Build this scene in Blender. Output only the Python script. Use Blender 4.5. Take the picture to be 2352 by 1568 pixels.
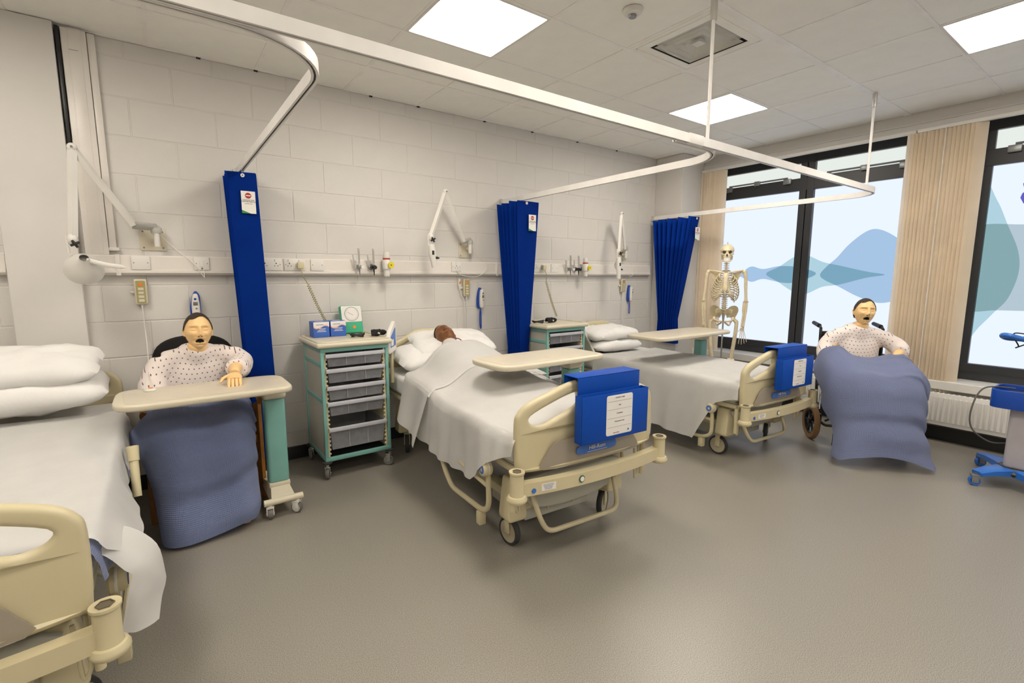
import bpy, bmesh, math, random
from mathutils import Vector, Matrix, noise
R = math.radians
random.seed(7)
for o in list(bpy.data.objects): bpy.data.objects.remove(o)
scn = bpy.context.scene
col = scn.collection
# ------------------------------------------------------------------ camera, world, light, exposure
cam_d = bpy.data.cameras.new('camera'); cam = bpy.data.objects.new('camera', cam_d); col.objects.link(cam)
cam_d.sensor_width = 36; cam_d.lens = 1111.75/2352*36; cam_d.clip_start = .05; cam_d.clip_end = 60
YAW, PIT, ROL = .6288, .1353, .0011
_fw = Vector((math.sin(YAW)*math.cos(PIT), math.cos(YAW)*math.cos(PIT), -math.sin(PIT)))
_r = Vector((math.cos(YAW), -math.sin(YAW), 0)); _u = _r.cross(_fw)
_r2 = _r*math.cos(ROL)+_u*math.sin(ROL); _u2 = -_r*math.sin(ROL)+_u*math.cos(ROL)
M = Matrix((( _r2.x,_u2.x,-_fw.x),(_r2.y,_u2.y,-_fw.y),(_r2.z,_u2.z,-_fw.z))).to_4x4()
M.translation = (-.6536,-3.8736,1.3979); cam.matrix_world = M
scn.camera = cam
w = bpy.data.worlds.new('sky'); scn.world = w; w.use_nodes = True
bg = w.node_tree.nodes['Background']; bg.inputs[0].default_value = (.75,.86,1,1); bg.inputs[1].default_value = 1.0
scn.view_settings.view_transform = 'Standard'; scn.view_settings.look = 'None'
scn.view_settings.gamma = 1; scn.view_settings.use_curve_mapping = False
scn.view_settings.exposure = 0.0
LED = (1.0,.915,.80); LED_S = 26.0        # the room's ceiling panels
PANE = (.755,.83,1.0); PANE_S = 1.12        # frosted daylight panes
CH = 2.782                                # ceiling height
# ------------------------------------------------------------------ materials
MATS = {}
def hexc(h):
    h = h.lstrip('#'); c = [int(h[i:i+2],16)/255 for i in (0,2,4)]
    return tuple((v/12.92 if v <= .04045 else ((v+.055)/1.055)**2.4) for v in c)
def mat(name, c, rough=.5, metal=0, var=.05, scale=8, bump=0, bscale=60, spec=.5, sheen=0, coat=0, trans=0):
    if name in MATS: return MATS[name]
    if isinstance(c, str): c = hexc(c)
    m = bpy.data.materials.new(name); m.use_nodes = True; nt = m.node_tree; b = nt.nodes['Principled BSDF']
    tc = nt.nodes.new('ShaderNodeTexCoord'); n = nt.nodes.new('ShaderNodeTexNoise'); n.inputs['Scale'].default_value = scale
    n.inputs['Detail'].default_value = 3; nt.links.new(tc.outputs['Object'], n.inputs['Vector'])
    rp = nt.nodes.new('ShaderNodeValToRGB'); nt.links.new(n.outputs['Fac'], rp.inputs['Fac'])
    rp.color_ramp.elements[0].position = .3; rp.color_ramp.elements[1].position = .7
    rp.color_ramp.elements[0].color = tuple(v*(1-var) for v in c)+(1,); rp.color_ramp.elements[1].color = tuple(min(1,v*(1+var)) for v in c)+(1,)
    nt.links.new(rp.outputs['Color'], b.inputs['Base Color'])
    b.inputs['Roughness'].default_value = rough; b.inputs['Metallic'].default_value = metal
    b.inputs['Specular IOR Level'].default_value = spec
    if sheen: b.inputs['Sheen Weight'].default_value = sheen
    if coat: b.inputs['Coat Weight'].default_value = coat
    if trans: b.inputs['Transmission Weight'].default_value = trans
    if bump:
        n2 = nt.nodes.new('ShaderNodeTexNoise'); n2.inputs['Scale'].default_value = bscale; n2.inputs['Detail'].default_value = 4
        nt.links.new(tc.outputs['Object'], n2.inputs['Vector'])
        bp = nt.nodes.new('ShaderNodeBump'); bp.inputs['Strength'].default_value = bump; bp.inputs['Distance'].default_value = .01
        nt.links.new(n2.outputs['Fac'], bp.inputs['Height']); nt.links.new(bp.outputs['Normal'], b.inputs['Normal'])
    MATS[name] = m; return m
def emis(name, c, s):
    m = bpy.data.materials.new(name); m.use_nodes = True; nt = m.node_tree; nt.nodes.clear()
    o = nt.nodes.new('ShaderNodeOutputMaterial'); e = nt.nodes.new('ShaderNodeEmission')
    e.inputs[0].default_value = tuple(c)+(1,); e.inputs[1].default_value = s; nt.links.new(e.outputs[0], o.inputs[0]); MATS[name] = m; return m
def film(name, c):
    m = bpy.data.materials.new(name); m.use_nodes = True; nt = m.node_tree; nt.nodes.clear()
    o = nt.nodes.new('ShaderNodeOutputMaterial'); e = nt.nodes.new('ShaderNodeBsdfTransparent')
    e.inputs[0].default_value = tuple(c)+(1,); nt.links.new(e.outputs[0], o.inputs[0]); MATS[name] = m; return m
wallp = mat('wall_paint', (.665,.64,.605),   .55, bump=.12, bscale=180, var=.015)
plain = mat('plain_paint', (.665,.64,.605), .6, var=.01)
ceilt = mat('ceiling_tile', (.90,.885,.83), .9, bump=.15, bscale=300, var=.015)
tcream = mat('table_cream', hexc('#d2cab4'), .33, var=.02)
white = mat('white_plastic', (.74,.72,.67), .35, var=.02)
white_t = mat('trunking_plastic', (.74,.70,.65), .35, var=.02)
cream = mat('cream_plastic', hexc('#ccc19d'), .38, var=.03)
creamd = mat('cream_metal', hexc('#c5bb99'), .35, var=.03)
creamg = mat('grey_cream_plastic', hexc('#b5b3a6'), .4, var=.03)
inset = mat('grey_panel', hexc('#9a9183'), .5, var=.02)
labelb = mat('blue_label', hexc('#3f6fc0'), .45, var=.02)
paper = mat('paper', (.80,.78,.74), .6, var=.02)
black = mat('black_plastic', (.012,.012,.013), .4)
blackf = mat('black_fabric', (.010,.009,.009), .9, bump=.3, bscale=300)
tyre = mat('rubber', (.03,.03,.03), .6)
tyre_g = mat('grey_rubber', (.16,.15,.14), .6)
hub = mat('hub_plastic', hexc('#a89f86'), .5)
steel = mat('chrome', (.55,.55,.55), .22, 1)
alu = mat('aluminium', (.66,.64,.60), .38, .75)
railw = mat('rail_white', (.80,.78,.75), .4)
slot = mat('rail_slot', (.03,.025,.02), .6)
teal = mat('teal_metal', hexc('#79aea6'), .4)
linen = mat('white_linen', (.90,.89,.87), .85, bump=.06, bscale=25, var=.02)
linen2 = mat('fitted_linen', (.76,.75,.73), .85, bump=.15, bscale=30, var=.02)
bluep = mat('blue_plastic', hexc('#0a45a8'), .4)
blued = mat('blue_holder', (.0008,.062,.40), .45, spec=.25)
blueb = mat('bright_blue_plastic', hexc('#2d6cc4'), .3)
skin = mat('manikin_skin', hexc('#f0c98f'), .42, var=.04, scale=14)
skin_d = mat('dark_manikin_skin', hexc('#7d4f2c'), .3, var=.12, scale=18)
hair = mat('brown_hair', hexc('#33241c'), .6, bump=.4, bscale=220)
hair_g = mat('dark_hair', hexc('#4a3a35'), .6, bump=.4, bscale=220)
mouthm = mat('mouth_black', (.004,.003,.003), .8)
wood = mat('wood', hexc('#8a5a22'), .45, var=.25, scale=12)
bone = mat('bone', hexc('#dccfae'), .5, var=.08, scale=20)
green = mat('green_plastic', hexc('#3faf86'), .4)
orange = mat('orange_plastic', hexc('#e5841f'), .4)
yellow = mat('yellow_plastic', hexc('#e3d21c'), .4)
red = mat('red_print', hexc('#a8201c'), .5)
greenp = mat('green_print', hexc('#2f8a2c'), .5)
ink = mat('grey_ink', (.16,.16,.16), .6)
frame_m = mat('dark_window_frame', hexc('#2f3033'), .4)
blindm = mat('blind_fabric', (.95,.87,.75), .8, var=.05, scale=5)
_nt = blindm.node_tree; _b = _nt.nodes['Principled BSDF']; _o = [n for n in _nt.nodes if n.type == 'OUTPUT_MATERIAL'][0]
_t = _nt.nodes.new('ShaderNodeBsdfTranslucent'); _t.inputs[0].default_value = (.98,.91,.80,1); _m = _nt.nodes.new('ShaderNodeMixShader'); _m.inputs[0].default_value = .45
_nt.links.new(_b.outputs[0],_m.inputs[1]); _nt.links.new(_t.outputs[0],_m.inputs[2]); _nt.links.new(_m.outputs[0],_o.inputs[0])
tan_t = mat('tan_tyre', hexc('#8d6a45'), .7)
grey_m = mat('grey_metal', hexc('#8d8f90'), .35, .6)
cabg = mat('grey_cable', hexc('#55534e'), .5)
skirtm = mat('black_skirting', (.012,.011,.011), .35)
greenb = mat('olive_print', hexc('#a39a6c'), .5)
def knit(name, c1, c2, sc=150):
    m = mat(name, c1, .95, sheen=.3); nt = m.node_tree; b = nt.nodes['Principled BSDF']
    tc = nt.nodes.new('ShaderNodeUVMap'); vals = []
    for d, s in (('X', sc), ('Y', sc)):
        wv = nt.nodes.new('ShaderNodeTexWave'); wv.bands_direction = d; wv.inputs['Scale'].default_value = s/3
        wv.inputs['Distortion'].default_value = .6; wv.inputs['Detail'].default_value = 1
        nt.links.new(tc.outputs[0], wv.inputs['Vector']); vals.append(wv)
    mx = nt.nodes.new('ShaderNodeMath'); mx.operation = 'MULTIPLY'
    nt.links.new(vals[0].outputs['Fac'], mx.inputs[0]); nt.links.new(vals[1].outputs['Fac'], mx.inputs[1])
    rp = nt.nodes.new('ShaderNodeValToRGB'); rp.color_ramp.elements[0].color = tuple(hexc(c2))+(1,); rp.color_ramp.elements[1].color = tuple(hexc(c1))+(1,)
    rp.color_ramp.elements[1].position = .45
    nt.links.new(mx.outputs[0], rp.inputs[0]); nt.links.new(rp.outputs[0], b.inputs['Base Color'])
    bp = nt.nodes.new('ShaderNodeBump'); bp.inputs['Strength'].default_value = .6; bp.inputs['Distance'].default_value = .006
    nt.links.new(mx.outputs[0], bp.inputs['Height']); nt.links.new(bp.outputs[0], b.inputs['Normal'])
    return m
blanket_m = knit('blue_cellular_blanket', '#b8c6ee', '#8a9bcf')
blanket_m2 = knit('pale_blue_cellular_blanket', '#b7c2e6', '#8d9ac9')
def dotted(name):
    m = mat(name, (.80,.72,.68), .85, bump=.15, bscale=30, var=.02); nt = m.node_tree; b = nt.nodes['Principled BSDF']
    tc = nt.nodes.new('ShaderNodeTexCoord'); mp = nt.nodes.new('ShaderNodeMapping')
    mp.inputs['Rotation'].default_value = (R(90), 0, 0); mp.inputs['Rotation'].default_value[1] = R(0)
    nt.links.new(tc.outputs['Object'], mp.inputs['Vector'])
    sx = nt.nodes.new('ShaderNodeSeparateXYZ'); nt.links.new(tc.outputs['Object'], sx.inputs[0])
    def mth(op, a, b_=None):
        n = nt.nodes.new('ShaderNodeMath'); n.operation = op
        for i, v in enumerate((a, b_)):
            if v is None: continue
            if isinstance(v, (int, float)): n.inputs[i].default_value = v
            else: nt.links.new(v, n.inputs[i])
        return n.outputs[0]
    S = 38.0
    u = mth('MULTIPLY', sx.outputs['X'], S); v = mth('MULTIPLY', mth('SUBTRACT', sx.outputs['Z'], mth('MULTIPLY', sx.outputs['Y'], .6)), S*1.0)
    row = mth('FLOOR', v); off = mth('MULTIPLY', mth('MODULO', row, 2.0), .5)
    fu = mth('SUBTRACT', mth('FRACT', mth('ADD', u, off)), .5); fv = mth('SUBTRACT', mth('FRACT', v), .5)
    d = mth('SQRT', mth('ADD', mth('MULTIPLY', fu, fu), mth('MULTIPLY', fv, fv)))
    k = mth('LESS_THAN', d, .13)
    mix = nt.nodes.new('ShaderNodeMixRGB'); nt.links.new(k, mix.inputs[0])
    src = [l for l in nt.links if l.to_socket == b.inputs['Base Color']][0].from_socket
    nt.links.new(src, mix.inputs[1]); mix.inputs[2].default_value = (.17,.10,.12,1)
    nt.links.new(mix.outputs[0], b.inputs['Base Color'])
    return m
gown_m = dotted('dotted_gown')
def curtain_mat():
    m = mat('blue_curtain', (.0005,.042,.36), .8, var=.04, bump=.05, bscale=200, spec=.15); return m
curt = curtain_mat()
def clear_plastic():
    m = bpy.data.materials.new('clear_tray'); m.use_nodes = True; nt = m.node_tree; nt.nodes.clear()
    o = nt.nodes.new('ShaderNodeOutputMaterial'); t = nt.nodes.new('ShaderNodeBsdfTransparent'); t.inputs[0].default_value = (.82,.84,.88,1)
    p = nt.nodes.new('ShaderNodeBsdfPrincipled'); p.inputs['Base Color'].default_value = (.66,.66,.70,1); p.inputs['Roughness'].default_value = .18
    tc = nt.nodes.new('ShaderNodeTexCoord'); n = nt.nodes.new('ShaderNodeTexNoise'); n.inputs['Scale'].default_value = 25
    nt.links.new(tc.outputs['Object'], n.inputs['Vector'])
    mr = nt.nodes.new('ShaderNodeMapRange'); mr.inputs[3].default_value = .38; mr.inputs[4].default_value = .60; nt.links.new(n.outputs['Fac'], mr.inputs[0])
    mx = nt.nodes.new('ShaderNodeMixShader'); nt.links.new(mr.outputs[0], mx.inputs[0]); nt.links.new(t.outputs[0], mx.inputs[1]); nt.links.new(p.outputs[0], mx.inputs[2])
    nt.links.new(mx.outputs[0], o.inputs[0]); MATS['clear_tray'] = m; return m
clear = clear_plastic(); pale_tube = mat('pale_tube',(.55,.54,.52),.2)
def floor_mat():
    m = mat('vinyl_floor', hexc('#7b7062'), .34, spec=1.0); nt = m.node_tree; b = nt.nodes['Principled BSDF']
    tc = nt.nodes.new('ShaderNodeTexCoord'); n = nt.nodes.new('ShaderNodeTexNoise'); n.inputs['Scale'].default_value = 330; n.inputs['Detail'].default_value = 2
    nt.links.new(tc.outputs['Object'], n.inputs['Vector'])
    rp = nt.nodes.new('ShaderNodeValToRGB'); e = rp.color_ramp.elements
    a = hexc('#8b867c'); e[0].position = .34; e[0].color = tuple(v*.50 for v in a)+(1,); e[1].position = .66; e[1].color = tuple(v*1.42 for v in a)+(1,)
    x = rp.color_ramp.elements.new(.5); x.color = tuple(a)+(1,)
    nt.links.new(n.outputs['Fac'], rp.inputs[0]); nt.links.new(rp.outputs[0], b.inputs['Base Color'])
    n2 = nt.nodes.new('ShaderNodeTexNoise'); n2.inputs['Scale'].default_value = 2.2; nt.links.new(tc.outputs['Object'], n2.inputs['Vector'])
    mr = nt.nodes.new('ShaderNodeMapRange'); mr.inputs[3].default_value = .23; mr.inputs[4].default_value = .34; nt.links.new(n2.outputs['Fac'], mr.inputs[0])
    b.inputs['Roughness'].default_value = .37
    bp = nt.nodes.new('ShaderNodeBump'); bp.inputs['Strength'].default_value = .05; bp.inputs['Distance'].default_value = .001
    nt.links.new(n.outputs['Fac'], bp.inputs['Height']); nt.links.new(bp.outputs[0], b.inputs['Normal']); return m
floorm = floor_mat()
# ------------------------------------------------------------------ mesh helpers
def NB(): return bmesh.new()
def add_mesh(bm, me, mtx=None):
    t = bmesh.new(); t.from_mesh(me)
    if mtx is not None: t.transform(mtx)
    tmp = bpy.data.meshes.new('t'); t.to_mesh(tmp); t.free(); bm.from_mesh(tmp); bpy.data.meshes.remove(tmp)
def join(bm, other, mtx=None):
    if mtx is not None: other.transform(mtx)
    tmp = bpy.data.meshes.new('t'); other.to_mesh(tmp); other.free(); bm.from_mesh(tmp); bpy.data.meshes.remove(tmp); return bm
def box(c, s, bev=0, seg=2, rot=None, bm=None):
    b = NB(); bmesh.ops.create_cube(b, size=1); bmesh.ops.scale(b, vec=s, verts=b.verts)
    if bev: bmesh.ops.bevel(b, geom=list(b.edges), offset=min(bev, min(s)*.49), segments=seg, profile=.5, affect='EDGES')
    m = Matrix.Translation(c)
    if rot: m = m @ Matrix.Rotation(rot[2],4,'Z') @ Matrix.Rotation(rot[1],4,'Y') @ Matrix.Rotation(rot[0],4,'X')
    b.transform(m)
    return join(bm, b) if bm else b
def bx(x0,x1,y0,y1,z0,z1, bev=0, seg=2, bm=None):
    return box(((x0+x1)/2,(y0+y1)/2,(z0+z1)/2),(abs(x1-x0),abs(y1-y0),abs(z1-z0)),bev,seg,None,bm)
def frames(pts, closed=False):
    P = [Vector(p) for p in pts]; n = len(P); T = []
    for i in range(n):
        a = P[i-1] if (i or closed) else P[i]; b = P[(i+1)%n] if (i < n-1 or closed) else P[i]
        t = (b-a); T.append(t.normalized() if t.length > 1e-9 else Vector((0,0,1)))
    up = Vector((0,0,1)) if abs(T[0].z) < .9 else Vector((1,0,0))
    N = [(up-T[0]*up.dot(T[0])).normalized()]
    for i in range(1,n):
        v = N[-1]-T[i]*N[-1].dot(T[i]); N.append(v.normalized() if v.length > 1e-6 else N[-1])
    return P,T,N
def tube(pts, r, seg=8, closed=False, caps=True, flat=1.0, bm=None, prof=None):
    """sweep; r number or list; flat scales the binormal radius; prof = list of (n,b) cross-section points"""
    P,T,N = frames(pts, closed); b = NB(); n = len(P); rings = []
    rr = r if isinstance(r,(list,tuple)) else [r]*n
    fl = flat if isinstance(flat,(list,tuple)) else [flat]*n
    for i in range(n):
        B = T[i].cross(N[i]); ring = []
        if prof:
            for (u,v) in prof: ring.append(b.verts.new(P[i]+N[i]*u*rr[i]+B*v*rr[i]))
        else:
            for k in range(seg):
                a = 2*math.pi*k/seg; ring.append(b.verts.new(P[i]+N[i]*math.cos(a)*rr[i]+B*math.sin(a)*rr[i]*fl[i]))
        rings.append(ring)
    m = len(rings[0])
    for i in range(n if closed else n-1):
        A = rings[i]; C_ = rings[(i+1)%n]
        for k in range(m): b.faces.new((A[k],A[(k+1)%m],C_[(k+1)%m],C_[k]))
    if caps and not closed:
        b.faces.new(list(reversed(rings[0]))); b.faces.new(rings[-1])
    bmesh.ops.recalc_face_normals(b, faces=b.faces)
    return join(bm,b) if bm else b
def cyl(p0,p1,r0,r1=None,seg=16,bm=None): return tube([p0,p1],[r0,r0 if r1 is None else r1],seg,bm=bm)
def smooth_pts(pts, sub=6, closed=False):
    P = [Vector(p) for p in pts]; n = len(P); out = []
    for i in range(n if closed else n-1):
        p0 = P[i-1] if (i > 0 or closed) else P[i]; p1 = P[i]; p2 = P[(i+1)%n]; p3 = P[(i+2)%n] if (i+2 < n or closed) else P[-1]
        for k in range(sub):
            t = k/sub; out.append(.5*((2*p1)+(p2-p0)*t+(2*p0-5*p1+4*p2-p3)*t*t+(3*p1-p0-3*p2+p3)*t**3))
    if not closed: out.append(P[-1])
    return out
def round_path(pts, r, sub=5, closed=False):
    P = [Vector(p) for p in pts]; n = len(P); out = []
    for i in range(n):
        if not closed and i in (0,n-1): out.append(P[i]); continue
        a = P[i-1]; b = P[(i+1)%n]; c = P[i]; ra = min(r,(a-c).length*.49); rb = min(r,(b-c).length*.49)
        s = c+(a-c).normalized()*ra; e = c+(b-c).normalized()*rb
        for k in range(sub+1):
            t = k/sub; out.append(s*(1-t)**2+c*2*t*(1-t)+e*t*t)
    return out
def lathe(prof, seg=24, c=(0,0,0), axis='Z', bm=None, flat=1.0):
    b = NB(); rings = []
    for (r,z) in prof:
        rings.append([b.verts.new((r*math.cos(2*math.pi*k/seg), r*math.sin(2*math.pi*k/seg)*flat, z)) for k in range(seg)] if r > 1e-6 else [b.verts.new((0,0,z))])
    for A,C_ in zip(rings, rings[1:]):
        for k in range(seg):
            a = A[k%len(A)]; a2 = A[(k+1)%len(A)]; c1 = C_[k%len(C_)]; c2 = C_[(k+1)%len(C_)]
            f = []
            for v in (a,a2,c2,c1):
                if v not in f: f.append(v)
            if len(f) > 2: b.faces.new(f)
    bmesh.ops.recalc_face_normals(b, faces=b.faces)
    m = Matrix.Translation(c)
    if axis == 'X': m = m @ Matrix.Rotation(R(90),4,'Y')
    if axis == 'Y': m = m @ Matrix.Rotation(R(-90),4,'X')
    b.transform(m)
    return join(bm,b) if bm else b
def ball(c, r, s=(1,1,1), bm=None, sub=2, mtx=None):
    b = NB(); bmesh.ops.create_icosphere(b, subdivisions=sub, radius=r); bmesh.ops.scale(b, vec=s, verts=b.verts)
    m = Matrix.Translation(c)
    if mtx is not None: m = m @ mtx
    b.transform(m)
    return join(bm,b) if bm else b
def plate(outlines, th, bev=.004, mtx=None, bres=2, bm=None):
    """2D outlines (first outer, the rest holes) -> rounded slab centred on z=0"""
    cu = bpy.data.curves.new('c','CURVE'); cu.dimensions = '2D'; cu.fill_mode = 'BOTH'
    cu.bevel_depth = bev; cu.bevel_resolution = bres; cu.extrude = max(0,th/2-bev); cu.offset = -bev
    for o_ in outlines:
        s = cu.splines.new('POLY'); s.points.add(len(o_)-1); s.use_cyclic_u = True
        for i,p in enumerate(o_): s.points[i].co = (p[0],p[1],0,1)
    ob = bpy.data.objects.new('c',cu); me = bpy.data.meshes.new_from_object(ob)
    b = NB(); b.from_mesh(me); bpy.data.objects.remove(ob); bpy.data.curves.remove(cu); bpy.data.meshes.remove(me)
    bmesh.ops.remove_doubles(b, verts=b.verts, dist=1e-5)
    if mtx is not None: b.transform(mtx)
    return join(bm,b) if bm else b
def text_bm(s, size, mtx, align='CENTER', ext=.0006):
    cu = bpy.data.curves.new('t','FONT'); cu.body = s; cu.size = size; cu.align_x = align; cu.align_y = 'CENTER'; cu.extrude = ext; cu.resolution_u = 2
    ob = bpy.data.objects.new('t',cu); me = bpy.data.meshes.new_from_object(ob)
    b = NB(); b.from_mesh(me); bpy.data.objects.remove(ob); bpy.data.curves.remove(cu); bpy.data.meshes.remove(me); b.transform(mtx); return b
def rrect(x0,x1,y0,y1,r,sub=5):
    return [(p.x,p.y) for p in round_path([(x0,y0,0),(x1,y0,0),(x1,y1,0),(x0,y1,0)], r*1.3, sub, True)]
XZ = Matrix(((1,0,0,0),(0,0,-1,0),(0,1,0,0),(0,0,0,1)))   # plate in xy -> stands in xz, front faces -y
def at(x,y,z): return Matrix.Translation((x,y,z))
def grid_surface(f, nu, nv, bm=None, closed_u=False):
    b = NB(); V = [[b.verts.new(f(i/nu if not closed_u else i/nu, j/nv)) for j in range(nv+1)] for i in range(nu if closed_u else nu+1)]
    uvl = b.loops.layers.uv.new('UVMap'); n = len(V)
    for i in range(nu):
        for j in range(nv):
            A = V[i]; C_ = V[(i+1)%n]
            fc = b.faces.new((A[j],C_[j],C_[j+1],A[j+1]))
            for l,(a,c) in zip(fc.loops,((i,j),(i+1,j),(i+1,j+1),(i,j+1))): l[uvl].uv = (a/nu, c/nv)
    return join(bm,b) if bm else b
def thicken(bm, t):
    bmesh.ops.solidify(bm, geom=list(bm.faces), thickness=t); bmesh.ops.recalc_face_normals(bm, faces=bm.faces); return bm
def net(ctrl, sub=8):
    """bicubic (Catmull) surface through a control net rows[cols]"""
    rows = [[Vector(p) for p in r] for r in ctrl]
    def cr(P,t):
        n = len(P)-1; t = max(0,min(n-1e-6,t*n)); i = int(t); f = t-i
        p0 = P[max(0,i-1)]; p1 = P[i]; p2 = P[i+1]; p3 = P[min(n,i+2)]
        return .5*((2*p1)+(p2-p0)*f+(2*p0-5*p1+4*p2-p3)*f*f+(3*p1-p0-3*p2+p3)*f**3)
    return lambda u,v: cr([cr(r,u) for r in rows], v)
def remesh(bm, vox, smooth=4, sub=0):
    me = bpy.data.meshes.new('r'); bm.to_mesh(me); bm.free(); ob = bpy.data.objects.new('r',me); col.objects.link(ob)
    m = ob.modifiers.new('r','REMESH'); m.mode = 'VOXEL'; m.voxel_size = vox
    if smooth: s = ob.modifiers.new('s','SMOOTH'); s.iterations = smooth; s.factor = .5
    dg = bpy.context.evaluated_depsgraph_get(); me2 = bpy.data.meshes.new_from_object(ob.evaluated_get(dg))
    b = NB(); b.from_mesh(me2); bpy.data.objects.remove(ob); bpy.data.meshes.remove(me); bpy.data.meshes.remove(me2); return b
# ------------------------------------------------------------------ object helpers
def props(o, label=None, cat=None, group=None, kind=None):
    if label: o['label'] = label
    if cat: o['category'] = cat
    if group: o['group'] = group
    if kind: o['kind'] = kind
def thing(name, label, cat, loc=(0,0,0), rotz=0, group=None):
    o = bpy.data.objects.new(name, None); col.objects.link(o); o.location = loc; o.rotation_euler = (0,0,rotz); o.empty_display_size = .1
    props(o,label,cat,group); return o
def total(o):
    m = Matrix.Identity(4)
    while o: m = Matrix.Translation(o.location) @ o.rotation_euler.to_matrix().to_4x4() @ m; o = o.parent
    return m
def part(name, bm, m, parent=None, W=False, label=None, kind=None, smooth=True, ang=35):
    if W and parent: bm.transform(total(parent).inverted())
    me = bpy.data.meshes.new(name); bm.to_mesh(me); bm.free()
    ms = m if isinstance(m,(list,tuple)) else [m]
    for q in ms: me.materials.append(q)
    if smooth:
        me.shade_smooth(); me.set_sharp_from_angle(angle=R(ang))
    o = bpy.data.objects.new(name, me); col.objects.link(o)
    if parent: o.parent = parent
    if label: o['label'] = label
    if kind: o['kind'] = kind
    return o
def solo(name, bm, m, label, cat, group=None, kind=None, smooth=True, ang=35):
    xs = [v.co for v in bm.verts]; c = Vector(((min(v.x for v in xs)+max(v.x for v in xs))/2,(min(v.y for v in xs)+max(v.y for v in xs))/2,min(v.z for v in xs)))
    bm.transform(Matrix.Translation(-c)); o = part(name,bm,m,None,smooth=smooth,ang=ang); o.location = c; props(o,label,cat,group,kind); return o
def struct(name, bm, m, smooth=False):
    o = part(name,bm,m,smooth=smooth); o['kind'] = 'structure'; return o
def copy_tree(o, parent=None, loc=None, rotz=None, label=None):
    c = o.copy(); col.objects.link(c); c.parent = parent
    if loc is not None: c.location = loc
    if rotz is not None: c.rotation_euler = (0,0,rotz)
    if label: c['label'] = label
    for ch in list(o.children): copy_tree(ch, c)
    return c
# ------------------------------------------------------------------ the room
WX, LX, FY = 4.741, -3.6, -7.2
struct('floor', bx(LX-.1,WX+.3,FY-.1,.1,-.1,0), floorm)
wb = struct('wall_back', bx(LX-.1,WX+.3,.0026,.15,0,CH+.15), wallp)
# painted blocks: half-bond, one mesh per size shared by all alike blocks
BM = {}
def block(x0,x1,z0,z1):
    k = (round(x1-x0,3),round(z1-z0,3))
    if k not in BM:
        b = NB(); h = .0018; W_,H_ = x1-x0-.005, z1-z0-.005; d = .0045; h = 0
        P = [(0,0),(W_,0),(W_,H_),(0,H_)]; Q = [(.0035,.0035),(W_-.0035,.0035),(W_-.0035,H_-.0035),(.0035,H_-.0035)]
        A = [b.verts.new((p[0]+.0025,.0024,p[1]+.0025)) for p in P]; C_ = [b.verts.new((p[0]+.0025,0,p[1]+.0025)) for p in Q]
        b.faces.new(C_)
        for i in range(4): b.faces.new((A[i],A[(i+1)%4],C_[(i+1)%4],C_[i]))
        bmesh.ops.recalc_face_normals(b, faces=b.faces); me = bpy.data.meshes.new('block'); b.to_mesh(me); b.free(); me.materials.append(wallp); BM[k] = me
    o = bpy.data.objects.new('block',BM[k]); col.objects.link(o); o.parent = wb; o.location = (x0,random.uniform(-.0006,.0003),z0)
for k in range(-6,7):
    z0 = max(0,1.333+.225*k); z1 = min(CH,1.333+.225*(k+1)); ph = .188 if k%2 == 0 else .413
    x = ph-.45*9
    while x < 4.31:
        a = max(x,LX); b = min(x+.45,4.31)
        if b-a > .03: block(a,b,z0,z1)
        x += .45
struct('wall_left', bx(LX-.15,LX,FY,.1,0,CH+.1), plain)
struct('wall_front', bx(LX-.1,WX+.3,FY-.15,FY,0,CH+.1), plain)
wr = bx(WX,WX+.27,FY,.1,0,.45); bx(WX,WX+.27,FY,.1,2.70,CH+.1,bm=wr); bx(WX,WX+.27,-.42,.1,.45,2.70,bm=wr); bx(WX,WX+.27,-2.80,-2.46,.45,2.7,bm=wr); bx(WX,WX+.27,FY,-6.8,.45,2.7,bm=wr)
struct('wall_right', wr, plain)
struct('trim_1', bx(-1.321,-1.013,-.065,.003,0,CH,.004), plain)['label'] = 'plain painted pilaster on the block wall'
struct('trim_2', bx(4.312,WX+.02,-.372,.003,0,CH,.004), plain)['label'] = 'boxed corner column beside the window'
struct('baseboard_back', bx(LX,4.31,-.012,.003,0,.10,.004), skirtm)
struct('baseboard_right', bx(WX-.055,WX,FY,-.372,0,.115,.004), skirtm)
struct('trim_3', bx(4.655,WX+.24,FY,-.374,.44,.515,.006), white)['label'] = 'white window sill board'
c3 = bx(4.715,WX,FY,-.374,2.625,2.69,.003); bx(4.70,4.715,FY,-.374,2.683,2.69,bm=c3)
struct('trim_4', c3, plain)['label'] = 'boxed pelmet above the windows'
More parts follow.
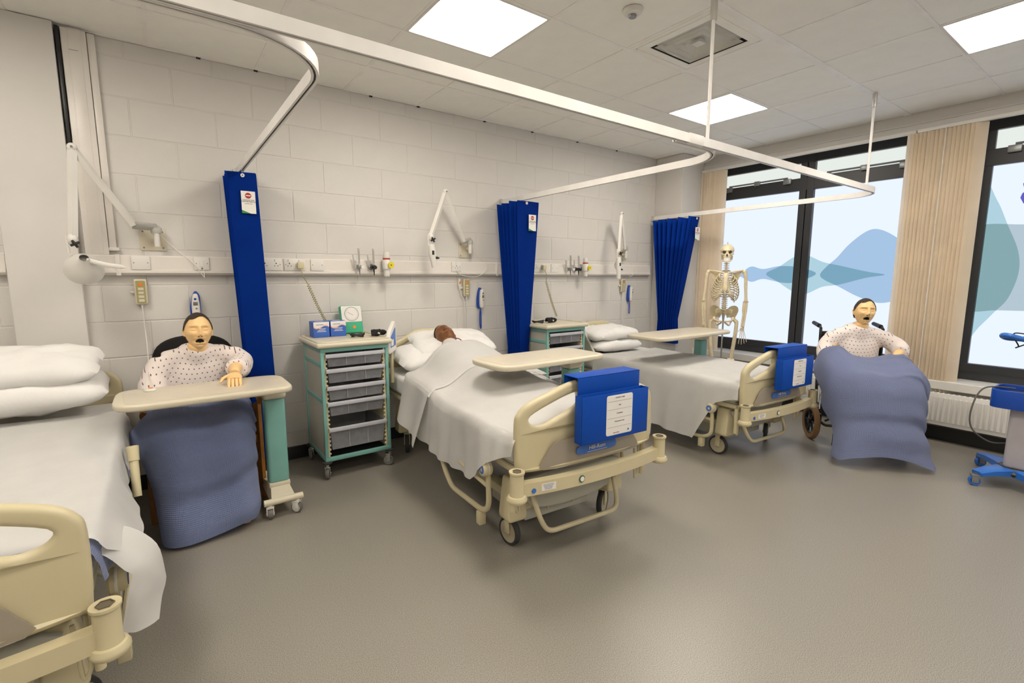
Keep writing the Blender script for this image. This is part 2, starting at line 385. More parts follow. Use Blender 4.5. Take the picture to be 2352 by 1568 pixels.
# ceiling: slab, exposed T grid and lay-in tiles
S = .6; YA = 1.0967
ce = struct('ceiling', bx(LX-.1,WX+.3,FY-.1,.1,CH+.03,CH+.13), ceilt)
xs = [i*S for i in range(-6,9)]; ys = [0,-(YA-S)]+[-(YA+j*S+(.011 if j >= 2 else 0)) for j in range(0,11)]
gb = NB()
for x in xs[1:-1]: bx(x-.011,x+.011,FY,0,CH,CH+.006,bm=gb)
for k,y in enumerate(ys[1:]): 
    h = .026 if k == 3 else .011
    bx(LX,WX,y-h,y+h,CH-.001,CH+.006,bm=gb)
part('ceiling_grid', gb, mat('grid_white',(.88,.86,.82),.5), ce, smooth=False)
LIGHTS = [(1,0),(5,0),(5,3),(1,3),(-3,0),(-3,3),(1,7),(5,7),(-3,7)]
VENT = (3,1)
TM = {}
def tile(x0,x1,y0,y1):
    k = (round(x1-x0,2),round(y1-y0,2))
    if k not in TM:
        b = bx(0,x1-x0-.016,0,y1-y0-.016,0,.012,.003,1); me = bpy.data.meshes.new('tile'); b.to_mesh(me); b.free(); me.materials.append(ceilt); TM[k] = me
    o = bpy.data.objects.new('tile',TM[k]); col.objects.link(o); o.parent = ce; o.location = (x0+.008,y0+.008,CH+.0025+random.uniform(0,.0012))
XS = sorted(set([LX]+[x for x in xs if LX < x < WX]+[WX])); YS = sorted(ys+[FY])
skip = set()
for i,j in LIGHTS: skip.add((round(i*S,2),round(-(YA+j*S),1)))
for a,b in zip(XS,XS[1:]):
    for c,d in zip(YS,YS[1:]):
        if d-c < .03 or b-a < .03: continue
        key = None
        for (i,j) in LIGHTS+[VENT]:
            if abs(a-i*S) < .05 and abs(d+(YA+j*S)) < .06: key = 1
        if not key: tile(a,b,c,d)
for x in (-1.2,-.33,0,.80,1.2,1.85,2.4,3.0,3.6): part('edge_clip', bx(x-.012,x+.012,-.012,0,CH-.012,CH,.002), black, ce)
part('edge_trim', bx(LX,4.31,-.018,0,CH-.003,CH+.004), mat('grid_white',0), ce, smooth=False)
led = emis('led_panel', LED, LED_S); lab = {0:'square ceiling light panel nearest the curtain rail, above the middle bed foot',1:'square ceiling light panel seen through the rail hanger near the window',2:'square ceiling light panel cut by the right edge of the photo'}
for n,(i,j) in enumerate(LIGHTS):
    x = i*S+.3; y = -(YA+j*S)-.3-(.011 if j >= 2 else 0)
    t = thing('ceiling_light', lab.get(n,'square recessed ceiling light panel '+{3:'over the aisle in front of the middle bed',4:'above the wall side left of the near bed',5:'over the aisle left of the near bed',6:'at the room back behind the camera',7:'in the back corner on the window side',8:'in the back corner on the left side'}.get(n,'')), 'light', (x,y,CH), 0, 'ceiling light panels')
    fb = plate([rrect(-.296,.296,-.296,.296,.004,1),rrect(-.280,.280,-.280,.280,.003,1)], .012, .001, at(0,0,.004))
    part('frame', fb, white, t); part('diffuser', bx(-.281,.281,-.281,.281,.002,.008), led, t, smooth=False)
# four-way diffuser
t = thing('air_diffuser','square four-way white ceiling air vent beside the rail hanger','vent',(VENT[0]*S+.3,-(YA+VENT[1]*S)-.3,CH))
b = bx(-.29,.29,-.29,-.20,-.002,.008,.002); bx(-.29,.29,.20,.29,-.002,.008,.002,bm=b); bx(-.29,-.20,-.20,.20,-.002,.008,.002,bm=b); bx(.20,.29,-.20,.20,-.002,.008,.002,bm=b)
part('panel', b, ceilt, t)
b = NB()
for s in (-1,1): bx(s*.255-.004,s*.255+.004,-.259,.259,-.006,0,.001,bm=b); bx(-.259,.259,s*.255-.004,s*.255+.004,-.006,0,.001,bm=b)
part('frame_bead', b, ceilt, t)
part('throat', bx(-.2,.2,-.2,.2,.05,.055), black, t, smooth=False)
b = NB()
for s in (-1,1): bx(s*.2-.002,s*.2+.002,-.2,.2,.0,.05,bm=b); bx(-.2,.2,s*.2-.002,s*.2+.002,.0,.05,bm=b)
part('throat_side', b, black, t, smooth=False)
for k,hw in enumerate((.182,.140,.098,.056)):
    b = NB()
    for a in range(4):
        p = bmesh.new(); v = [p.verts.new(q) for q in ((-hw,-hw,-.002),(hw,-hw,-.002),(hw-.028,-hw+.028,.014),(-hw+.028,-hw+.028,.014))]; p.faces.new(v); thicken(p,.002)
        join(b,p,Matrix.Rotation(a*R(90),4,'Z'))
    part('vane', b, ceilt, t, smooth=False)
part('core', bx(-.03,.03,-.03,.03,.0,.01,.002), white, t)
t = thing('smoke_detector','small round white detector on the ceiling tile','detector',(1.476,-2.02,CH))
part('base', lathe([(0,.0),(.05,.0),(.05,-.012),(.045,-.022),(.03,-.028),(0,-.03)],24), white, t)
part('sensor', lathe([(0,-.03),(.022,-.03),(.02,-.04),(0,-.042)],20), grey_m, t)
# ------------------------------------------------------------------ windows
pane_e = emis('frosted_daylight_pane', PANE, PANE_S); pane_t = emis('transom_daylight_pane', (.72,.76,.72), PANE_S*1.0)
XF = 4.95
def window(name, y0, y1, mulls, label):
    f = bx(XF-.03,XF+.03,y1,y0,.515,.655,.004); bx(XF-.035,XF-.028,y1,y0,.58,.586,bm=f)
    bx(XF-.03,XF+.03,y1,y0,2.57,2.70,.004,bm=f); bx(XF-.03,XF+.03,y1,y0,2.29,2.42,.004,bm=f)
    bx(XF-.024,XF+.026,y0-.06,y0,.52,2.69,.004,bm=f); bx(XF-.024,XF+.026,y1,y1+.06,.52,2.69,.004,bm=f)
    for m in mulls: bx(XF-.032,XF+.03,m-.07,m-.004,.475,2.7,.004,bm=f); bx(XF-.032,XF+.03,m+.004,m+.07,.475,2.7,.004,bm=f); bx(XF-.01,XF+.03,m-.01,m+.01,.475,2.7,bm=f)
    r = struct(name, f, frame_m); r['label'] = label
    es = [y0-.06]+[v for m in mulls for v in (m+.07,m-.07)]+[y1+.06]
    for a,b in zip(es[::2],es[1::2]):
        part('pane', bx(XF+.012,XF+.018,b-.01,a+.01,.65,2.30), pane_e, r, smooth=False)
        part('transom_pane', bx(XF+.012,XF+.018,b-.01,a+.01,2.41,2.58), pane_t, r, smooth=False)
        yc = (a+b)/2; q = tube([(XF-.045,a-.12,2.435),(XF-.045,b+.12,2.435)],.009,8); bx(XF-.06,XF-.03,a-.16,a-.08,2.37,2.425,.004,bm=q); bx(XF-.06,XF-.03,yc-.03,yc+.03,2.40,2.45,.004,bm=q); bx(XF-.06,XF-.03,b+.08,b+.16,2.37,2.425,.004,bm=q)
        part('window_opener', q, grey_m, r)
    return r
w1 = window('window_1', -.42, -2.46, [-1.45], 'dark framed frosted window nearest the block wall')
w2 = window('window_2', -2.80, -6.8, [-3.9,-5.3], 'dark framed frosted window at the right edge')
blue_f = film('blue_window_film',(.46,.60,.70)); teal_f = film('teal_window_film',(.52,.70,.67)); green_f = film('green_window_film',(.55,.62,.58)); viol_f = film('violet_window_film',(.40,.36,.72))
def wave(parent, pts, m, x, label=None, sub=6, closed=True):
    P = smooth_pts([(p[0],p[1],0) for p in pts], sub, True); b = NB(); b.faces.new([b.verts.new((x,p.x,p.y)) for p in P])
    bmesh.ops.triangulate(b, faces=b.faces); part('printed_wave', b, m, parent, smooth=False, label=label)
wave(w1, [(-.60,1.41),(-.77,1.43),(-.90,1.505),(-1.04,1.475),(-1.22,1.505),(-1.42,1.49),(-1.60,1.42),(-1.40,1.33),(-1.25,1.325),(-1.05,1.363),(-.91,1.329),(-.775,1.389)], blue_f, XF-.002, 'blue wave print on the frosted glass')
wave(w1, [(-1.08,1.42),(-1.22,1.50),(-1.37,1.60),(-1.50,1.612),(-1.66,1.54),(-1.82,1.50),(-2.05,1.44),(-2.2,1.41),(-2.05,1.38),(-1.82,1.31),(-1.67,1.285),(-1.51,1.206),(-1.38,1.23),(-1.22,1.33)], teal_f, XF-.003)
wave(w1, [(-1.64,1.415),(-1.70,1.50),(-1.78,1.58),(-1.88,1.71),(-2.015,1.825),(-2.12,1.838),(-2.26,1.755),(-2.41,1.60),(-2.41,1.44),(-2.41,1.22),(-2.297,1.165),(-2.16,1.142),(-1.99,1.199),(-1.82,1.29),(-1.68,1.36)], blue_f, XF-.004)
wave(w2, [(-2.80,2.17),(-2.91,2.01),(-2.99,1.81),(-3.07,1.60),(-3.09,1.42),(-3.05,1.22),(-2.98,1.10),(-2.90,.97),(-2.80,.82),(-2.79,1.4)], teal_f, XF-.003, 'teal wave print on the frosted glass')
wave(w2, [(-2.80,1.80),(-3.08,1.805),(-3.35,1.78),(-3.6,1.6),(-3.8,1.45),(-3.6,1.25),(-3.3,1.14),(-3.0,1.118),(-2.80,1.13),(-2.79,1.5)], green_f, XF-.004)
tb = text_bm('8', .34, Matrix(((0,0,-1,XF-.004),(-1,0,0,-3.115),(0,1,0,2.055),(0,0,0,1)))); part('printed_figure', tb, viol_f, w2, label='purple figure printed on the frosted glass')
# vertical blinds: every slat its own piece
def blind(y0, y1, n, label, rail0, rail1, gap=None):
    t = thing('vertical_blind', label, 'blind', (4.685,(y0+y1)/2,.40))
    part('head_rail', bx(4.665,4.705,rail1,rail0,2.60,2.628,.004), white, t, W=True)
    for i in range(n):
        y = y0+(y1-y0)*(i+.5)/n + (0 if not gap else (.012 if i >= n*gap else -.012)); a = R(90)+R(random.uniform(-14,10))+R(38)
        b = NB(); dx,dy = math.cos(a)*.0445, math.sin(a)*.0445; pts = []
        for s in (-1,-.5,0,.5,1): pts.append((4.685+dx*s+.004*(1-s*s)*math.sin(a), y+dy*s-.004*(1-s*s)*math.cos(a)))
        V = [[b.verts.new((p[0],p[1],z)) for p in pts] for z in (.42,2.598)]
        for k in range(4): b.faces.new((V[0][k],V[0][k+1],V[1][k+1],V[1][k]))
        thicken(b,.0008); part('slat', b, blindm, t, W=True)
    part('chain', tube([(4.66,y0-.01 if not gap else (y0+y1)/2,2.6),(4.66,y0-.01 if not gap else (y0+y1)/2,.45)],.003,6), white, t, W=True)
blind(-.385,-.66,9,'narrow stack of beige vertical slats beside the corner column',-.376,-2.40)
blind(-2.36,-2.84,18,'wide stack of beige vertical slats between the two windows',-2.41,-6.8,.5)
# radiator below the sill
t = thing('radiator','long white ribbed panel radiator under the window sill','radiator',(4.58,-2.6,.15))
b = bx(4.56,4.60,-5.2,-.62,.155,.430,.006); part('panel', b, white, t, W=True)
n = 138; rb = []; y = -.655
rib = bx(-.006,.006,-.010,.010,-.105,.105,.005,2); me = bpy.data.meshes.new('rib'); rib.to_mesh(me); rib.free(); me.materials.append(white)
while y > -5.17:
    o = bpy.data.objects.new('rib',me); col.objects.link(o); o.parent = t; o.location = Vector((4.556,y,.293))-t.location; y -= .0333
b = NB(); y = -.655
while y > -5.17: bx(4.568,4.590,y-.010,y+.010,.427,.4315,bm=b); y -= .0333
part('grille', b, mat('shadow_grille',(.12,.12,.12),.6), t, W=True, smooth=False, kind='stuff')
part('pipe', tube([(4.62,-.70,.17),(4.62,-.70,.0)],.008), white, t, W=True)
part('bracket', bx(4.60,4.74,-4.0,-3.96,.2,.40), white, t, W=True); part('bracket', bx(4.60,4.74,-1.5,-1.46,.2,.40), white, t, W=True)
# ------------------------------------------------------------------ curtain rails
def railprof(): return [(-.022,-.0125),(.022,-.0125),(.022,.0125),(-.022,.0125)]
rz = 2.083
t = thing('curtain_rail','white ceiling-hung bay curtain rail running the length of the ward','curtain rail',(2.0,-2.33,rz))
def sweep_rail(pts, name, m=railw):
    # vertical rectangular profile swept in plan, with a dark slot under it
    P = [Vector(p) for p in pts]; b = NB(); rings = []
    for i,p in enumerate(P):
        d = (P[min(i+1,len(P)-1)]-P[max(i-1,0)]).normalized(); nrm = Vector((-d.y,d.x,0))
        rings.append([b.verts.new(p+nrm*s*.0125+Vector((0,0,h))) for s,h in ((-1,-.021),(-.3,-.021),(-.3,-.015),(.3,-.015),(.3,-.021),(1,-.021),(1,.022),(-1,.022))])
    for A,C_ in zip(rings,rings[1:]):
        for k in range(8): b.faces.new((A[k],A[(k+1)%8],C_[(k+1)%8],C_[k]))
    b.faces.new(rings[0]); b.faces.new(list(reversed(rings[-1]))); bmesh.ops.recalc_face_normals(b, faces=b.faces)
    r = part(name, b, m, t, W=True)
    s = NB(); rg = []
    for i,p in enumerate(P):
        d = (P[min(i+1,len(P)-1)]-P[max(i-1,0)]).normalized(); nrm = Vector((-d.y,d.x,0))
        rg.append([s.verts.new(p+nrm*q*.006+Vector((0,0,h))) for q,h in ((-1,-.0165),(1,-.0165),(1,-.014),(-1,-.014))])
    for A,C_ in zip(rg,rg[1:]):
        for k in range(4): s.faces.new((A[k],A[(k+1)%4],C_[(k+1)%4],C_[k]))
    part('slot', s, slot, r)
    r.children[0].matrix_local = Matrix.Identity(4)
    r.children[0].data.transform(total(t).inverted())
def arc(cx,cy,r,a0,a1,n=12): return [(cx+r*math.cos(R(a0+(a1-a0)*k/n)),cy+r*math.sin(R(a0+(a1-a0)*k/n)),rz) for k in range(n+1)]
YM = -2.33
sweep_rail([(LX,YM,rz),(4.0,YM,rz)]+arc(4.02,YM+.25,.25,-90,0)+[(4.27,-.002,rz)], 'main_rail')
for X in (-.16,2.04):
    sweep_rail([(X-.55,YM+.027,rz)]+arc(X-.30,YM+.327,.30,-90,0)+[(X,-.002,rz)], 'branch_rail')
for X in (1.73,3.91):
    part('drop_rod', tube([(X,YM,rz+.02),(X,YM,CH)],.009,10), railw, t, W=True)
    part('rod_socket', tube([(X,YM,CH-.10),(X,YM,CH)],.017,12), alu, t, W=True)
for X in (-.16,2.04,4.27): part('wall_bracket', box((X,-.02,rz),(.045,.04,.06),.006), alu, t, W=True)
for X in (-.70,1.62): part('joint_sleeve', box((X,YM,rz+.001),(.12,.030,.050),.003), railw, t, W=True)
# ------------------------------------------------------------------ folded paper curtains
def curtain(X, label, n, y_end, wt, wb_, dt, db, zb, fl, gx=0, lean=0, tag=True, shift=0):
    """accordion pleats hanging from the rail: wt/wb_ pleat width top/bottom, dt/db stack depth top/bottom"""
    t = thing('curtain', label, 'curtain', (X,-dt/2,zb), 0, 'folded blue bay curtains')
    zt = 2.05; NZ = 26; N = n; b = NB(); rows = []
    for j in range(NZ+1):
        u = j/NZ; z = zt+(zb-zt)*u; k = min(1,u/.80)
        wv = wt+(wb_-wt)*k**1.1; d = dt+(db-dt)*k
        if u > .8: wv *= 1+(u-.8)*fl; d *= 1+(u-.8)*fl
        row = []
        for i in range(N+1):
            s = -1 if i%2 == 0 else 1; y = -.065-(dt-d)*shift-d*i/N; ww = wv*(1+.05*math.sin(i*2.3)); xx = X+gx+lean*u+s*ww/2
            for e in ((-.12,.0),(.0,.10)) : row.append(b.verts.new((xx+s*(.006 if e[0] else -.0), y+e[0]*d/N*1.2, z-(.012*math.sin(i*1.7) if j == 0 else 0))))
        rows.append(row)
    for A,C_ in zip(rows,rows[1:]):
        for k in range(len(A)-1): b.faces.new((A[k],A[k+1],C_[k+1],C_[k]))
    part('pleats', b, curt, t, W=True, ang=50)
    # the flat leading panel
    yf = -.065-dt-.015; sgn = 1
    def f(u,v):
        z = zt+(zb-zt)*v; k = min(1,v/.8); wv = wt+(wb_-wt)*k**1.1; d = dt+(db-dt)*k
        if v > .8: wv *= 1+(v-.8)*fl; d *= 1+(v-.8)*fl
        return (X+gx+lean*v+(-.5+u*1.04)*wv, -.065-(dt-d)*shift-d-.012-.008*math.sin(u*3.1), z)
    part('leading_panel', thicken(grid_surface(f,6,20),.001), curt, t, W=True)
    for y in (-.065-dt-.015,-.09):
        x = X; part('hook', lathe([(.004,0),(.012,0),(.012,.003),(.004,.003)],14,(x,y-.012,zt-.018),'Y'), white, t, W=True)
        part('glider', tube([(x,y,zt-.01),(x,y,rz-.02)],.003,6), white, t, W=True)
    if tag:
        cx = X+gx+.18*wt; lw,lh = .082,.14; cz = zt-.185; y = yf-.012; lb = part('label', bx(cx-lw/2,cx+lw/2,y-.001,y,cz-lh/2,cz+lh/2), paper, t, W=True, smooth=False)
        o = Matrix.Translation((0,0,0))
        def sub(n_,bm_,m_):
            bm_.transform(total(t).inverted()); q = part(n_,bm_,m_,lb,smooth=False)
        sub('print', lathe([(0,-.0005),(.018,-.0005),(.018,.0005),(0,.0005)],20,(cx,y-.0015,cz+.042),'Y'), red)
        sub('print', bx(cx-.014,cx+.014,y-.0026,y-.0020,cz+.039,cz+.045), paper)
        tm = lambda z: Matrix(((1,0,0,cx),(0,0,-1,y-.0015),(0,1,0,z),(0,0,0,1)))
        sub('print', text_bm('CHANGE THIS', .0105, tm(cz+.014)), ink); sub('print', text_bm('CURTAIN BEFORE', .0105, tm(cz+.004)), ink)
        sub('print', text_bm('disposable curtain', .006, tm(cz-.008)), ink)
        g = NB(); g.faces.new([g.verts.new((cx+a,y-.0015,cz+b_)) for a,b_ in ((-lw/2,-lh/2),(.01,-lh/2),(-.01,-lh/2+.008),(-lw/2,-lh/2+.02))]); sub('print', g, greenp)
    return t
curtain(-.16,'folded blue paper curtain hanging behind the first overbed table',7,-.3,.160,.150,.17,.14,.13,.1,gx=-.005,lean=.06)
curtain(2.04,'folded blue paper curtain hanging beyond the middle bed',9,-.35,.235,.10,.30,.18,.40,.3,gx=.02,lean=.03,shift=.4)
curtain(4.27,'pleated blue paper curtain hanging by the corner column',15,-.4,.13,.07,.52,.22,.60,.6,gx=-.005,shift=.35)
# ------------------------------------------------------------------ beds
def caster(parent, x, y, yaw, r=.075, w=.03, name='caster', fork=creamd, tm=tyre, hm=hub, top=.17):
    """fork, tyre and hub; the tyre rests on the floor"""
    mz = at(x,y,0) @ Matrix.Rotation(yaw,4,'Z') @ at(0,r*.25,0)
    b = NB(); 
    for s in (-1,1): bx(s*(w/2+.004)-.003,s*(w/2+.004)+.003,-.018,.018,r-.01,r*2+.006,.002,bm=b)
    bx(-w/2-.008,w/2+.008,-.022,.022,r*2,r*2+.014,.004,bm=b); cyl((0,-r*.25,r*2+.01),(0,-r*.25,top),.012,bm=b); cyl((-w/2-.009,0,r),(w/2+.009,0,r),.006,bm=b)
    b.transform(mz); c = part(name, b, fork, parent)
    pr = [(r*.80,-w/2),(r*.94,-w/2),(r,-w*.28),(r,w*.28),(r*.94,w/2),(r*.80,w/2)]
    q = lathe(pr+[pr[0]],28,(0,0,r),'X'); q.transform(mz); part('tyre', q, tm, c)
    q = lathe([(0,-w/2-.003),(r*.2,-w/2-.003),(r*.25,-w/2+.003),(r*.76,-w/2+.002),(r*.82,-w/2+.001),(r*.82,w/2-.001),(r*.76,w/2-.002),(r*.25,w/2-.003),(r*.2,w/2+.003),(0,w/2+.003)],24,(0,0,r),'X'); q.transform(mz); part('hub', q, hm, c)
    return c
def board_outline(hw, zb, zs, zt, cut=True):
    """head or foot board outline in (x,z), with its two hand holes"""
    P = [(-hw,zs*.98+.005),(-hw+.012,zb+.04),(-hw+.05,zb+.004),(-hw*.45,zb-.004),(0,zb-.006)]
    P = [(-hw+.03,zb),(-hw*.4,zb-.012),(0,zb-.016),(hw*.4,zb-.012),(hw-.03,zb),(hw,zb+.035),(hw+.004,zs-.05),(hw-.012,zs+.005),(hw-.06,zs+.045),(hw-.17,zs+.085),(hw-.30,zt-.006),(0,zt),(-hw+.30,zt-.006),(-hw+.17,zs+.085),(-hw+.06,zs+.045),(-hw+.012,zs+.005),(-hw-.004,zs-.05),(-hw,zb+.035)]
    out = [(p.x,p.y) for p in smooth_pts([(a,b,0) for a,b in P],4,True)]
    cuts = []
    for s in (-1,1):
        C0 = [(hw-.075,zs-.05),(hw-.07,zs-.012),(hw-.20,zs+.042),(hw-.315,zt-.058),(hw-.335,zt-.085),(hw-.325,zt-.125),(hw-.20,zs-.045),(hw-.13,zs-.065)]
        c = [(p.x*s,p.y) for p in smooth_pts([(a,b,0) for a,b in C0],4,True)]; cuts.append(c)
    return [out]+cuts
def bow(bm, k):                        # gentle bow in plan
    for v in bm.verts: v.co.y += k*(v.co.x/.42)**2
    return bm
def make_bed(loc, th, dz, label):
    t = thing('hospital_bed', label, 'bed', loc, R(-th))
    Z = lambda z: z+dz
    # foot board
    b = bow(plate(board_outline(.432,Z(.50),Z(.775),Z(.905)), .042, .016, at(0,.035,0) @ XZ), .022)
    fb = part('foot_board', b, cream, t)
    ins = [(p.x,p.y) for p in smooth_pts([(a,b_,0) for a,b_ in ((-.30,Z(.498)),(-.29,Z(.56)),(-.25,Z(.612)),(-.20,Z(.628)),(0,Z(.632)),(.20,Z(.628)),(.25,Z(.612)),(.29,Z(.56)),(.30,Z(.498)),(0,Z(.494)))],3,True)]
    part('inset_panel', bow(plate([ins],.003,.0008,at(0,.0125,0) @ XZ),.022), inset, fb)
    part('name_badge', bow(plate([rrect(-.13,.13,Z(.535),Z(.578),.018)],.003,.0006,at(.02,.0105,0) @ XZ),.022), labelb, fb)
    part('badge_lettering', text_bm('Hill-Rom', .030, Matrix(((1,0,0,.02),(0,0,-1,.0088),(0,1,0,Z(.560)),(0,0,0,1)))), white, fb)
    part('badge_lettering', bx(-.045,.085,.0082,.0090,Z(.5405),Z(.5425)), white, fb)
    # bowed cross beam with bumpers
    n = 14; P = [(-.455+.91*i/n, -.045*(1-(2*i/n-1)**2)+.01, Z(.445)) for i in range(n+1)]
    fm = part('foot_beam', tube(P,1,prof=[(-.03,-.022),(.03,-.022),(.03,.022),(-.03,.022)]), cream, t)
    part('warning_sticker', box((-.31,-.0368,Z(.446)),(.075,.001,.034),rot=(0,0,-.135)), paper, fm, label='white sticker with small print', smooth=False)
    for k in range(4): part('sticker_print', box((-.312,-.0374,Z(.457-.007*k)),(.055-.006*k,.0006,.0018),rot=(0,0,-.135)), ink if k != 2 else labelb, fm, smooth=False)
    part('round_sticker', lathe([(0,-.001),(.012,-.001),(.012,.001),(0,.001)],20,(-.385,-.0262,Z(.437)),'Y'), labelb, fm, label='small blue round sticker')
    part('round_sticker', lathe([(0,-.001),(.017,-.001),(.017,.001),(0,.001)],20,(-.13,-.056,Z(.447)),'Y'), mat('dark_green_print',hexc('#1f5a3a'),.5), fm, label='dark green round sticker')
    part('sticker_print', lathe([(0,-.001),(.012,-.001),(.012,.001),(0,.001)],20,(-.13,-.0585,Z(.447)),'Y'), paper, fm)
    for s in (-1,1):
        q = lathe([(0,0),(.022,0),(.036,.002),(.036,-0.006),(.031,-.012),(.031,-.10),(.034,-.112),(.034,-.120),(0,-.120)],28,(s*.46,0,Z(.535)))
        p = part('bumper_post', q, cream, t)
        part('socket', lathe([(0,.0005),(.019,.0005),(.019,.0035),(.0215,.0035),(.0215,0)],6,(s*.46,0,Z(.5352))), mat('socket_shadow',hexc('#6b6250'),.7), p)
        part('bumper_roller', lathe([(.030,.030),(.040,.026),(.047,.014),(.047,.006),(.040,-.004),(.020,-.008),(0,-.008)],28,(s*.46,0,Z(.397))), cream, p)
        # brake lever bar
        part('release_handle', tube(round_path([(s*.405,.10,Z(.47)),(s*.405,.10,Z(.30)),(s*.385,.10,Z(.27)),(s*.375,.10,Z(.45))],.02),.006,8), creamd, t)
        part('lever_post', tube([(s*.425,.09,Z(.30)),(s*.425,.09,Z(.485))],[.013,.014],12), cream, t)
    # legs, casters, push bar, base covers
    for y0,yy in ((.30,0),(1.87,1)):
        for s in (-1,1):
            out = [(-.05,.175),(.05,.175),(.058,.20),(.035,.40),(-.035,.40),(-.058,.20)]
            part('leg_housing', plate([[(p.x,p.y) for p in round_path([(a,b_,0) for a,b_ in out],.02,3,True)]],.10,.012,at(s*.33,y0-.06 if yy == 0 else y0,0) @ XZ), cream, t)
            caster(t, s*.31, y0-.02, R(8 if s < 0 else -60) if yy == 0 else R(20*s), top=.19)
    pb = round_path([(-.27,.16,.33),(-.255,.10,.20),(-.225,.075,.145),(.225,.075,.145),(.255,.10,.20),(.27,.16,.33)],.05,6)
    part('push_bar', tube(pb,.013,12), creamd, t)
    bowl = [(p.x,p.y) for p in smooth_pts([(a,b_,0) for a,b_ in ((-.30,.395),(-.295,.30),(-.24,.235),(-.1,.205),(.1,.205),(.24,.235),(.295,.30),(.30,.395))],4,True)]
    part('base_cover', bow(plate([bowl],.03,.010,at(0,.20,0) @ XZ),-.03), creamg, t)
    bb = bx(-.24,.20,.27,.62,.115,.235,.012); part('base_box', bb, creamg, t)
    for x in (-.09,.08): part('base_clip', bx(x-.006,x+.006,.262,.272,.15,.20,.002), cream, t)
    for s in (-1,1): part('base_rail', bx(s*.27-.03,s*.27+.03,.2,2.0,.22,.27,.008), creamd, t)
    for y in (.75,1.5): part('lift_arm', tube([(-.22,y,.25),(-.22,y+.25,Z(.50))],.022,10,bm=tube([(.22,y,.25),(.22,y+.25,Z(.50))],.022,10)), creamd, t)
    part('motor', bx(-.10,.10,.85,1.45,.24,.36,.02), black, t)
    # deck frame
    d = NB()
    for s in (-1,1): tube([(s*.40,.10,Z(.49)),(s*.40,2.08,Z(.49))],.018,10,bm=d)
    for y in (.10,.7,1.3,2.08): tube([(-.40,y,Z(.49)),(.40,y,Z(.49))],.016,10,bm=d)
    part('deck_frame', d, creamd, t)
    part('deck_plate', bx(-.40,.40,.12,2.06,Z(.51),Z(.522),.004), creamg, t)
    # lowered side rails with tilt gauges
    for s in (-1,1):
        x = s*.455
        p = round_path([(x,.34,Z(.46)),(x,.27,Z(.44)),(x,.265,Z(.25)),(x,.33,Z(.21)),(x,.70,Z(.195)),(x,.80,Z(.27)),(x,.92,Z(.46))],.05,5)
        r = part('side_rail', tube(p,.014,10), creamd, t)
        part('rail_bar', tube([(x,.27,Z(.36)),(x,.88,Z(.40))],.011,8), creamd, r)
        part('rail_foot', bx(x-.02,x+.02,.33,.37,Z(.13),Z(.20),.006), creamd, r)
        part('rail_link', tube([(s*.40,.34,Z(.48)),(x,.50,Z(.34))],.012,8), creamg, r)
        part('rail_link', tube([(s*.40,.55,Z(.48)),(x,.66,Z(.37))],.012,8), white, r)
        q = lathe([(0,-.026*s),(.030,-.026*s),(.036,-.020*s),(.037,0),(.036,.016*s),(.030,.024*s),(0,.024*s)],26,(x+s*.012,.275,Z(.455)),'X'); g = part('angle_gauge', q, cream, t)
        part('gauge_dial', lathe([(.010,-.001),(.022,-.001),(.022,.001),(.010,.001)],20,(x+s*.0365,.275,Z(.455)),'X'), labelb, g); part('gauge_ring', lathe([(.0372,-.004),(.0378,-.003),(.0378,.003),(.0372,.004)],26,(x+s*.008,.275,Z(.455)),'X'), white, g)
    # head board
    y = -loc[1]/math.cos(R(th))-.13; y = 2.10
    part('head_board', bow(plate(board_outline(.42,Z(.50),Z(.80),Z(.955)), .040, .015, at(0,y,0) @ XZ), -.03), cream, t)
    part('head_beam', bx(-.42,.42,y-.02,y+.03,Z(.43),Z(.48),.01), creamd, t)
    return t
bed1 = make_bed((-1.295,-2.27,0), 0, -.012, 'hospital bed nearest the camera, cut by the left edge of the photo')
bed2 = make_bed((1.03,-2.26,0), 4, 0, 'hospital bed in the middle with a dark-faced manikin lying in it')
bed3 = make_bed((3.13,-2.17,0), 4, -.055, 'hospital bed nearest the window with two stacked pillows')
part('rail_post', tube([(.497,.98,.44),(.495,1.04,.60)],[.017,.017],12,bm=tube([(.495,1.035,.585),(.493,1.06,.645)],[.021,.024],12)), cream, bed1)
def mattress(loc, th, dz, label, z1=.668):
    t = thing('mattress', label, 'mattress', loc, R(-th)); 
    b = bx(-.425,.425,.10,2.04,.523+dz,z1+dz,.035,4); part('cover', b, linen2, t); return t
mattress((-1.295,-2.27,0),0,-.012,'white covered mattress on the bed nearest the camera')
m2 = mattress((1.03,-2.26,0),4,0,'white covered mattress bulging under the manikin in the middle bed')
mattress((3.13,-2.17,0),4,-.055,'white covered mattress on the bed nearest the window')
